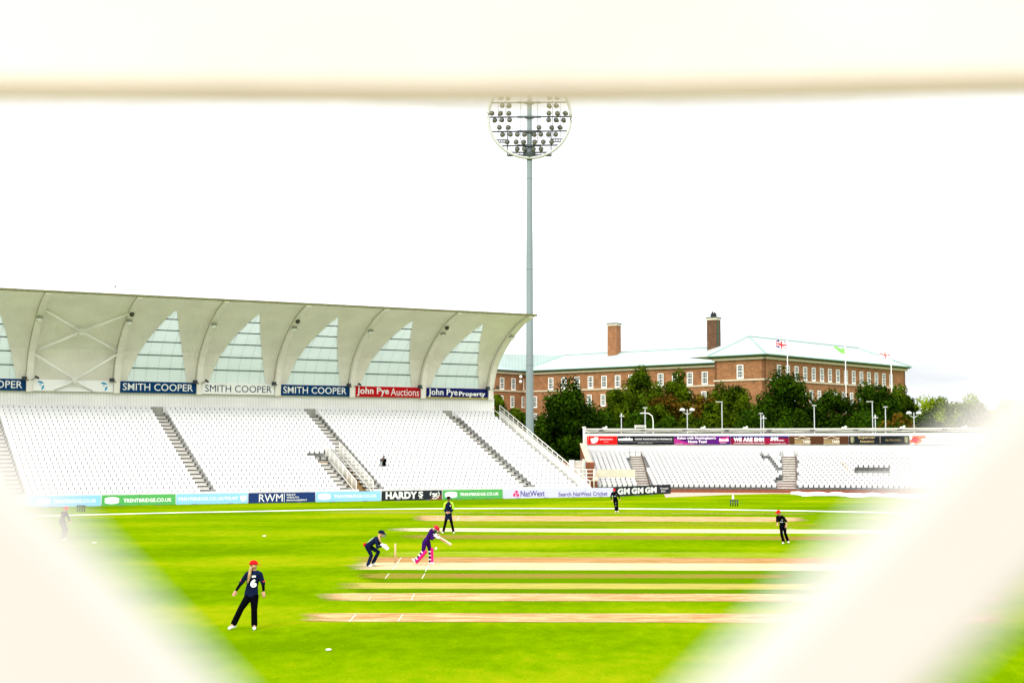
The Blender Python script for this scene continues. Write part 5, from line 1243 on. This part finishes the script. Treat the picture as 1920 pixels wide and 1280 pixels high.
# --- fielder seen from behind (nearest)
J = jm(452, 1127, 568, dict(head=(553, 232, .02), neck=(562, 302, 0), hip=(532, 600, .0), shL=(470, 352, .02), shR=(650, 352, .0), elL=(385, 468, .06), elR=(690, 470, .03), wrL=(312, 585, -.02), wrR=(708, 592, -.05),
     haL=(262, 690, -.10), haR=(722, 700, -.12), hiL=(496, 664, 0), hiR=(574, 664, 0), knL=(392, 830, -.06), knR=(578, 850, -.05), anL=(288, 1040, .02), anR=(578, 1055, 0), toL=(235, 1105, -.10), toR=(592, 1108, -.14)))
root = G(460, 1179.5)
t, j = person(root, J, 'fielder seen from behind in navy kit and a red cap, long fair ponytail', navy_cloth, black_cloth, 'elbow', .009, .172, .20, .105, lk=1.12, face=V((.55, .8, 0)), sideL=V((1, .4, .3)), sideR=V((-1, .4, .3)), curl=.4)
for S in 'LR': a = MB(); limb(a, [j['el'+S].lerp(j['sh'+S], .15), j['el'+S], j['wr'+S].lerp(j['el'+S], .08)], [.050, .046, .034]); remesh(a, 'undersleeve', black_cloth, t, .01, 2)
for S in 'LR':
    a = MB(); q = j['el'+S].lerp(j['sh'+S], .12); d = (j['el'+S]-j['sh'+S]).normalized(); a.disc(q, d, .066, .03); a.build('sleeve_band', pmat('red_band', (.60, .02, .04), .7), t)
cap(t, j['head'], V((.75, .65, 0)), V((.03, 0, 1)), red_cloth, 1.12)
a = MB(); hc = j['head']; limb(a, [hc+V((-.03, -.085, -.0)), hc+V((-.05, -.14, -.07)), hc+V((-.065, -.15, -.20)), hc+V((-.09, -.145, -.34)), hc+V((-.12, -.14, -.44))], [.022, .034, .042, .030, .006]); a.ell(hc+V((0, -.02, -.02)), (.085, .09, .08))
remesh(a, 'hair', hair_m, t, .009, 1)
a = MB(); a.ell(hc+V((-.035, -.10, .0)), (.022, .022, .022)); a.build('hair_tie', black_cloth, t)
# number on the back
sh = bpy.data.objects.new('back_print', None)
nx0 = (j['neck'].x+j['hip'].x)/2
def back_text(s, x0, x1, z0_, z1_, dy=-.125, bold=.06, mat=None):
    o = text(s, x0, x1, z0_, z1_, mat or white_t, t, y=dy, bold=bold, name='shirt_number'); return o
def chest_num(s_, cx, z0_, z1_, hwid, bold, mat, parent, body_c, rx, ry, nm='shirt_number', lean=0):
    """lettering wrapped round the elliptical torso; body_c(z)->(cx,cy)"""
    o = text(s_, cx-hwid, cx+hwid, z0_, z1_, mat, parent, y=0, bold=bold, name=nm)
    for v in o.data.vertices:
        bx, by = body_c(v.co.z); q = max(-.98, min(.98, (v.co.x-bx)/rx)); v.co.y = by-ry*math.sqrt(1-q*q)-.008
    return o
def bc(z): q = (z-j['hip'].z)/(j['neck'].z-j['hip'].z); c_ = j['hip'].lerp(j['neck'], q); return c_.x, c_.y
chest_num('6', .205, 1.05, 1.255, .078, .05, white_t, t, bc, .175, .108)
o = flat('name_print', [(.165, 1.295), (.262, 1.300), (.262, 1.345), (.168, 1.340)], white_t, t, y=-.118)

# --- wicketkeeper
J = jm(284, 1012, 352, dict(head=(388, 580, .0), neck=(352, 628, 0), hip=(212, 735, 0), shL=(322, 655, -.15), shR=(335, 650, .17), elL=(345, 752, -.24), elR=(372, 742, .16), wrL=(408, 735, -.10), wrR=(412, 728, .06),
     haL=(460, 770, -.06), haR=(462, 755, .04), hiL=(205, 745, -.10), hiR=(222, 742, .10), knL=(262, 860, -.16), knR=(345, 825, .20), anL=(218, 985, -.16), anR=(272, 965, .24), toL=(258, 1003, -.20), toR=(298, 985, .20)))
root = G(700, 1061.5)
t, j = person(root, J, 'wicketkeeper crouching in navy kit, dark helmet and white gloves', navy_cloth, navy_cloth, 'long', .0105, .145, .17, .115, face=V((1, -.12, -.2)), curl=.6, hk=1.0)
cap(t, j['head']+V((.0, 0, .0)), V((1, -.1, -.1)), V((.12, 0, 1)), navy_cloth, 1.28, 'helmet')
g = MB(); c = j['head']
for dz in (-.02, -.055, -.09): 
    g.tube([c+V((.02, -.11, dz)), c+V((.12, -.10, dz-.01)), c+V((.17, 0, dz-.015)), c+V((.12, .10, dz-.01)), c+V((.02, .11, dz))], .006, 5)
g.tube([c+V((.17, 0, .03)), c+V((.17, 0, -.11))], .006, 5); g.build('helmet_grille', pmat('grille_steel', (.25, .25, .25), .4, .5), t)
g = MB(); g.ell(c+V((-.03, 0, -.02)), (.085, .09, .09)); limb(g, [c+V((-.08, -.04, -.06)), c+V((-.07, -.12, -.14)), c+V((-.03, -.15, -.26)), c+V((.02, -.15, -.34))], [.05, .045, .032, .01]); remesh(g, 'hair', hair_m, t, .011, 1)
for S, yy in (('L', -.08), ('R', .05)):
    g = MB(); w_, h_ = j['wr'+S], j['ha'+S]; d = (h_-w_).normalized(); sd_ = V((0, 1 if S == 'R' else -1, .0))
    g.cone(w_-d*.05, w_+d*.06, .055, .06, 12); hand(g, w_+d*.02, h_, V((.3, .6 if S == 'L' else -.6, .7)), .35, 1.55, .5); remesh(g, 'glove', pmat('white_glove', (.70, .70, .68), .6, var=.15, vscale=10), t, .011, 1)
g = MB(); g.box(j['hip']+V((-.13, -.03, .04)), (.09, .12, .13), 0, .3); remesh(g, 'red_cloth', red_cloth, t, .012, 2)
# white lettering across the back of the shirt
g = MB(); dirb = (j['neck']-j['hip']).normalized()
for (q0, q1, off0) in ((.12, .50, .0), (.50, .72, .015)):
    a = j['hip'].lerp(j['neck'], q0); b_ = j['hip'].lerp(j['neck'], q1); nrm = V((-dirb.z, 0, dirb.x)); 
    g.box8([a+nrm*.105+V((0, -.085, 0)), b_+nrm*.112+V((0, -.085, 0)), b_+nrm*.118+V((0, .06, 0)), a+nrm*.108+V((0, .06, 0)), a+nrm*.118+V((0, -.085, 0)), b_+nrm*.125+V((0, -.085, 0)), b_+nrm*.128+V((0, .06, 0)), a+nrm*.118+V((0, .06, 0))])
g.build('name_print', white_t, t)

# --- batter
J = jm(960, 978, 352, dict(head=(1118, 500, -.02), neck=(1082, 520, 0), hip=(990, 660, 0), shL=(1050, 520, -.16), shR=(1062, 512, .16), elL=(1072, 628, -.22), elR=(1112, 600, .12), wrL=(1118, 590, -.14), wrR=(1130, 572, -.02),
     haL=(1140, 578, -.10), haR=(1150, 565, -.04), hiL=(968, 680, -.09), hiR=(1012, 680, .09), knL=(948, 808, -.12), knR=(1040, 800, .16), anL=(848, 925, -.10), anR=(1042, 945, .14), toL=(808, 905, -.12), toR=(1090, 968, .02)))
purple = pmat('purple_kit', (.028, .004, .085), .9, var=.25, vscale=8, spec=.04)
root = G(795, 1057.8)
t, j = person(root, J, 'batter in purple kit with a red helmet and bright pink leg pads, mid-stroke', purple, purple, 'long', .0105, .158, .175, .12, face=V((.55, -.35, -.75)), curl=1.0, flare=-.006)
cap(t, j['head'], V((.75, -.25, -.55)), V((.55, 0, .85)), pmat('red_helmet', (.38, .003, .014), .5, spec=.15), 1.3, 'helmet')
g = MB(); c = j['head']
for q in (.02, -.02, -.06): g.tube([c+V((.0, -.12, q-.04)), c+V((.13, -.13, q-.08)), c+V((.17, -.02, q-.08)), c+V((.10, .10, q-.05))], .008, 5)
g.ell(c+V((-.02, 0, -.05)), (.075, .085, .09)); g.build('helmet_grille', dark_metal, t)
for S in 'LR':
    g = MB(); w_ = j['wr'+S]; h_ = j['ha'+S]; d = V((.75, -.1, -.5)).normalized(); g.cone(w_-V((.03, 0, .0)), w_+V((.02, 0, 0)), .05, .058, 12); hand(g, w_, w_+d, V((.2, .9 if S == 'L' else -.6, .5)), 1.2, 1.35, .3); remesh(g, 'glove', MATS['white_glove'], t, .011, 1)
pinkm = pmat('pink_pad', (.70, .012, .17), .7, var=.12, vscale=5, spec=.1)
def pad(kn, an, off, wdt, name='leg_pad'):
    kn, an = V(kn), V(an); d = (an-kn).normalized(); fwd = (off-d*off.dot(d)).normalized(); sd_ = d.cross(fwd); g = MB(); rings = []; L_ = (an-kn).length
    for q, w_, th in ((-.32, .062, .04), (-.25, .088, .055), (0, .098, .062), (.25, .098, .06), (.7, .088, .052), (1.0, .082, .05), (1.12, .070, .035)):
        c = kn+d*L_*q+fwd*.075; rings.append([c+sd_*w_*wdt*math.cos(2*math.pi*m_/14)+fwd*th*math.sin(2*math.pi*m_/14) for m_ in range(14)])
    g.loft(rings); o = remesh(g, name, pinkm, t, .011, 2)
    for q in (.05, .4, .78): s_ = MB(); c = kn+d*L_*q; s_.disc(c, d, .084, .045); s_.build('pad_strap', pmat('white_strap', (.72, .72, .72), .6), t)
pad(j['knL'], j['anL'], V((.75, -.45, -.6)), 1.0); pad(j['knR'], j['anR'], V((1, -.25, .05)), .8)
# bat (held, but its own thing)
bs = (1122, 585); bt = (1334, 705); a = V(((bs[0]-960)/352, -.13, (978-bs[1])/352)); e = V(((bt[0]-960)/352, -.22, (978-bt[1])/352)); d = (e-a).normalized(); L_ = (e-a).length
bat = thing('cricket_bat', 'pale wooden cricket bat with red markings held out by the batter', 'bat', root+a)
blade_w = V((.25, -.55, .35)); blade_w = (blade_w-d*blade_w.dot(d)).normalized(); tn = d.cross(blade_w)
g = MB(); g.tube([-d*.16, d*.14], .017, 8); g.build('handle', pmat('bat_grip', (.75, .75, .72), .6), bat)
g = MB(); g.box8([d*.12-blade_w*.035-tn*.018, d*.12+blade_w*.035-tn*.018, d*.12+blade_w*.035+tn*.018, d*.12-blade_w*.035+tn*.018, d*.19-blade_w*.056-tn*.02, d*.19+blade_w*.056-tn*.02, d*.19+blade_w*.056+tn*.022, d*.19-blade_w*.056+tn*.022])
g.box8([d*.19-blade_w*.056-tn*.02, d*.19+blade_w*.056-tn*.02, d*.19+blade_w*.056+tn*.022, d*.19-blade_w*.056+tn*.022, d*L_-blade_w*.056-tn*.02, d*L_+blade_w*.056-tn*.02, d*L_+blade_w*.056+tn*.03, d*L_-blade_w*.056+tn*.03])
g.build('blade', pmat('willow', (.72, .58, .42), .45, var=.1, vscale=15), bat)
g = MB()
for q in range(4):
    x = .24+q*.075
    for sg in (-1, 1): g.box(d*x+tn*.024*sg+blade_w*.01, (.05, .05, .05), 0, 0, Matrix((d*1.1, tn*.12, blade_w*1.2)).transposed())
g.build('bat_marking', pmat('bat_red', (.55, .03, .03), .6), bat)
# --- umpire
J = jm(290, 1130, 502, dict(head=(298, 242, -.02), neck=(297, 298, 0), hip=(296, 680, 0), shL=(208, 350, 0), shR=(388, 350, 0), elL=(172, 500, .02), elR=(424, 500, .02), wrL=(232, 570, -.16), wrR=(350, 575, -.17),
     haL=(275, 590, -.19), haR=(300, 590, -.19), hiL=(250, 690, 0), hiR=(340, 690, 0), knL=(205, 900, 0), knR=(388, 900, 0), anL=(160, 1085, 0), anR=(430, 1085, 0), toL=(140, 1120, -.13), toR=(445, 1120, -.13)))
root = G(840.4, 999.2); lime = pmat('lime_cloth', (.42, .75, .04), .7, var=.1, vscale=8)
t, j = person(root, J, 'umpire in a black wide-brimmed hat and navy top with lime sleeves', navy_cloth, black_cloth, 'long', .011, .19, .205, .125, face=V((.05, -1, -.05)), curl=.6, shirt_low=.06, hands_k=1.1)
face_bits(t, j['head'], V((.05, -1, -.05)), V((0, 0, 1)))
for S in 'LR': g = MB(); limb(g, [j['sh'+S].lerp(j['neck'], .75), j['sh'+S], j['el'+S].lerp(j['sh'+S], .02)], [.062, .078, .062]); remesh(g, 'sleeve_panel', lime, t, .011, 2)
g = MB()
for S in 'LR': a, b_ = j['neck'].lerp(j['sh'+S], .25)+V((0, -.085, -.075)), j['sh'+S]+V((0, -.075, -.075)); g.cone(a, b_, .016, .022, 8)
g.build('red_trim', red_cloth, t)
g = MB(); g.box(V((.11, -.135, (1130-400)/502)), (.035, .01, .06)); g.build('badge', white_t, t)
c = j['head']; g = MB(); n = 24
g.loft([[c+V((r_*math.cos(2*math.pi*m_/n), r_*1.05*math.sin(2*math.pi*m_/n), z)) for m_ in range(n)] for r_, z in ((.20, .050), (.205, .062), (.10, .075), (.098, .15), (.085, .175), (.04, .18))]); g.build('hat', black_cloth, t)
# --- far fielder, facing us
def kit_fielder(root, J, label, vox, **kw):
    t, j = person(root, J, label, black_cloth, black_cloth, vox=vox, **kw); return t, j
J = jm(660, 1088, 485, dict(head=(582, 352, -.02), neck=(585, 405, 0), hip=(618, 670, 0), shL=(508, 440, 0), shR=(680, 435, 0), elL=(462, 570, .03), elR=(738, 545, .03), wrL=(495, 665, -.05), wrR=(768, 630, -.03), haL=(508, 730, -.1), haR=(785, 710, -.08),
     hiL=(585, 700, 0), hiR=(668, 700, 0), knL=(612, 880, -.04), knR=(682, 880, 0), anL=(630, 1040, 0), anR=(700, 1030, .05), toL=(622, 1080, -.12), toR=(715, 1075, -.1)))
t, j = kit_fielder(G(1156.2, 959.5), J, 'distant fielder in black kit and red cap walking before the boards', .012, face=V((-.1, -1, -.15)), hw=.16, sw=.19, dp=.115)
cap(t, j['head'], V((-.1, -1, -.15)), V((0, -.1, 1)), red_cloth, 1.15); face_bits(t, j['head'], V((-.1, -1, -.15)), V((0, 0, 1)))
g = MB(); g.box(V(((602-660)/485, -.135, (1088-545)/485)), (.16, .01, .045)); g.box(V(((640-660)/485, -.135, (1088-488)/485)), (.04, .01, .04)); g.build('chest_print', pmat('grey_print', (.35, .37, .37), .6), t)
g = MB(); 
for y_ in (780, 875): g.box(V(((630-660)/485, -.105, (1088-y_)/485)), (.04, .012, .07))
g.build('trouser_print', MATS['grey_print'], t)
# --- right fielder, leaning
J = jm(620, 1122, 565, dict(head=(428, 305, -.05), neck=(460, 375, 0), hip=(548, 625, .05), shL=(392, 415, -.05), shR=(565, 420, .08), elL=(382, 530, -.12), elR=(652, 530, .02), wrL=(372, 612, -.26), wrR=(632, 625, -.14), haL=(330, 640, -.36), haR=(600, 680, -.22),
     hiL=(502, 660, .0), hiR=(600, 655, .1), knL=(492, 850, -.14), knR=(605, 835, .02), anL=(568, 1060, .08), anR=(688, 1045, .15), toL=(530, 1112, -.05), toR=(700, 1085, .0)))
t, j = kit_fielder(G(1473.6, 1019), J, 'fielder on the right leaning forward, black kit and red cap', .0105, face=V((-.7, -.7, -.2)), sleeves='elbow', hw=.16, sw=.19, dp=.12)
cap(t, j['head'], V((-.75, -.65, -.15)), V((-.08, -.1, 1)), red_cloth, 1.18); face_bits(t, j['head'], V((-.7, -.7, -.2)), V((0, 0, 1)))
g = MB(); g.box(V(((490-620)/565, -.165, (1122-540)/565)), (.17, .012, .04), 0, .15); g.box(V(((512-620)/565, -.15, (1122-485)/565)), (.06, .012, .035)); g.box(V(((538-620)/565, -.135, (1122-800)/565)), (.035, .012, .08)); g.build('shirt_print', MATS['grey_print'], t)
g = MB(); c = j['head']; g.ell(c+V((.02, .03, -.0)), (.085, .085, .09)); remesh(g, 'hair', dark_hair, t, .012, 1)
# --- left fielder, half hidden behind the blurred slat
J = jm(0, 0, 1, dict(head=(.02, -1.50, 0), neck=(-.02, -1.38, 0), hip=(-.16, -.93, 0), shL=(-.10, -1.33, -.17), shR=(.0, -1.33, .17), elL=(-.05, -1.08, -.24), elR=(.1, -1.08, .22), wrL=(.10, -.88, -.2), wrR=(.2, -.9, .1), haL=(.2, -.85, -.18), haR=(.28, -.85, .08),
     hiL=(-.16, -.88, -.1), hiR=(-.14, -.88, .1), knL=(.0, -.50, -.12), knR=(.05, -.48, .15), anL=(-.12, -.09, -.12), anR=(-.1, -.09, .18), toL=(.02, -.03, -.15), toR=(.05, -.03, .15)))
t, j = kit_fielder(G(121, 1012), J, 'fielder at far left half hidden behind the blurred slat, red cap', .0125, face=V((1, -.2, -.1)), hw=.15, sw=.18, dp=.12)
cap(t, j['head'], V((1, -.2, -.1)), V((0, 0, 1)), red_cloth, 1.2); g = MB(); g.ell(j['head']+V((-.02, 0, -.01)), (.085, .085, .085)); remesh(g, 'hair', hair_m, t, .012, 1)
# --- camera operator among the seats
kop = 6; op = W2L(-9.15, W0+kop*TREAD+.05, Z0+kop*RISE)
J = jm(0, 0, 1, dict(head=(.05, -1.30, -.02), neck=(.05, -1.17, .02), hip=(.06, -.68, .12), shL=(-.12, -1.12, .0), shR=(.21, -1.12, .04), elL=(-.22, -.92, -.12), elR=(.27, -.9, -.05), wrL=(-.14, -1.05, -.26), wrR=(.05, -1.02, -.28), haL=(-.12, -1.10, -.32), haR=(-.02, -1.08, -.34),
     hiL=(-.02, -.66, .12), hiR=(.14, -.66, .12), knL=(-.04, -.38, -.06), knR=(.18, -.38, -.04), anL=(-.03, -.08, .02), anR=(.14, -.08, .02), toL=(-.06, -.03, -.1), toR=(.18, -.03, -.1)))
t, j = person(op, J, 'camera operator in black crouching among the white seats', black_cloth, black_cloth, vox=.0125, face=V((-.4, -1, 0)), shoes=False, hw=.17, sw=.2, dp=.14)
for S in 'LR': shoe(t, j['an'+S], j['to'+S], black_cloth)
g = MB(); g.ell(j['head']+V((0, .01, .03)), (.10, .11, .11)); remesh(g, 'hood', black_cloth, t, .0125, 1)
vc = thing('video_camera', 'black video camera on a tripod held by the operator in the seats', 'camera', op+V((-.18, -.32, 0)))
g = MB(); g.box(V((.05, .0, 1.08)), (.14, .36, .16), 0, -.2); g.cone(V((0, -.2, 1.08)), V((-.02, -.3, 1.08)), .055, .07, 12); g.box(V((.1, .14, 1.2)), (.05, .14, .06)); g.build('camera_body', dark_metal, vc)
for a in (0, 2.1, 4.2): g = MB(); g.tube([V((.04, 0, 1.0)), V((.04+.32*math.cos(a+.5), .3*math.sin(a+.5)-.05, .04))], .016, 6); g.build('tripod_leg', dark_metal, vc)

# ================================================================== foreground: blurred white balustrade the camera looks through
cream_p = pmat('cream_gloss_paint', (.435, .417, .398), .6, var=.03, vscale=6)
beam_p = pmat('old_white_paint', (.585, .54, .475), .55, var=.10, vscale=3.2)
# overhead rail, about a metre ahead, rounded on its lower edge
bm_ = thing('overhead_rail', 'out-of-focus white rail crossing the top of the view', 'rail')
g = MB(); Db = 1.0; rad = .017; n = 10; th_ = .027
def ringx(x, py_):
    zl = AT(960, py_, Db+th_).z; pts = [(x, Db, zl+.45), (x, Db, zl+rad)]
    for k in range(1, n+1): a = R(90*k/n); pts.append((x, Db+rad-rad*math.cos(a), zl+rad-rad*math.sin(a)))
    return pts+[(x, Db+th_, zl), (x, Db+th_, zl+.45)]
g.loft([ringx(x, y_) for x, y_ in ((-1.2, 192), (-.36, 194), (-.1, 200), (.05, 199), (.2, 191), (.36, 181), (1.2, 165))], smooth=False)
g.build('beam', beam_p, bm_)
bal = thing('bounce_floor', 'unseen concrete floor under the camera, added for its bounce light', 'bounce_floor', (0, -1, 2.9))  # unseen floor added to bounce tan light onto the rail and slats
g = MB(); g.bb(-8, 8, -5, 2.25, -.2, 0); g.build('floor', pmat('bounce_floor_concrete', (.50, .42, .33), .9, var=.15), bal)
lat = thing('lattice_fence', 'out-of-focus white crossed slats framing the lower corners of the view', 'fence')
def slat(pa, pb, wd_, D, up_side, th=.012, bev=.007):
    # painted lath with rounded long edges; up_side: +1 when the body lies on the s_ side
    a = AT(*pa, D); b_ = AT(*pb, D); d = (b_-a).normalized(); s_ = V((d.z, 0, -d.x)); g = MB(); rings = []
    for e_ in (a-d*.25, b_+d*.25):
        pts = []
        for k in range(7): q = R(90*k/6); pts.append(e_+s_*(bev-bev*math.cos(q))+V((0, bev-bev*math.sin(q), 0)))
        for k in range(7): q = R(90*k/6); pts.append(e_+s_*(wd_-bev+bev*math.sin(q))+V((0, bev-bev*math.cos(q), 0)))
        pts += [e_+s_*wd_+V((0, th, 0)), e_+V((0, th, 0))]; rings.append(pts)
    g.loft(rings, smooth=False); return g.build('slat', cream_p, lat)
DS = .36
slat((-80, 778), (400, 1288), .095, DS, 1)             # left slat: upper-right edge runs through these points
slat((1264, 1345), (1925, 692), .0425, DS, 1)            # right slat: upper-left edge
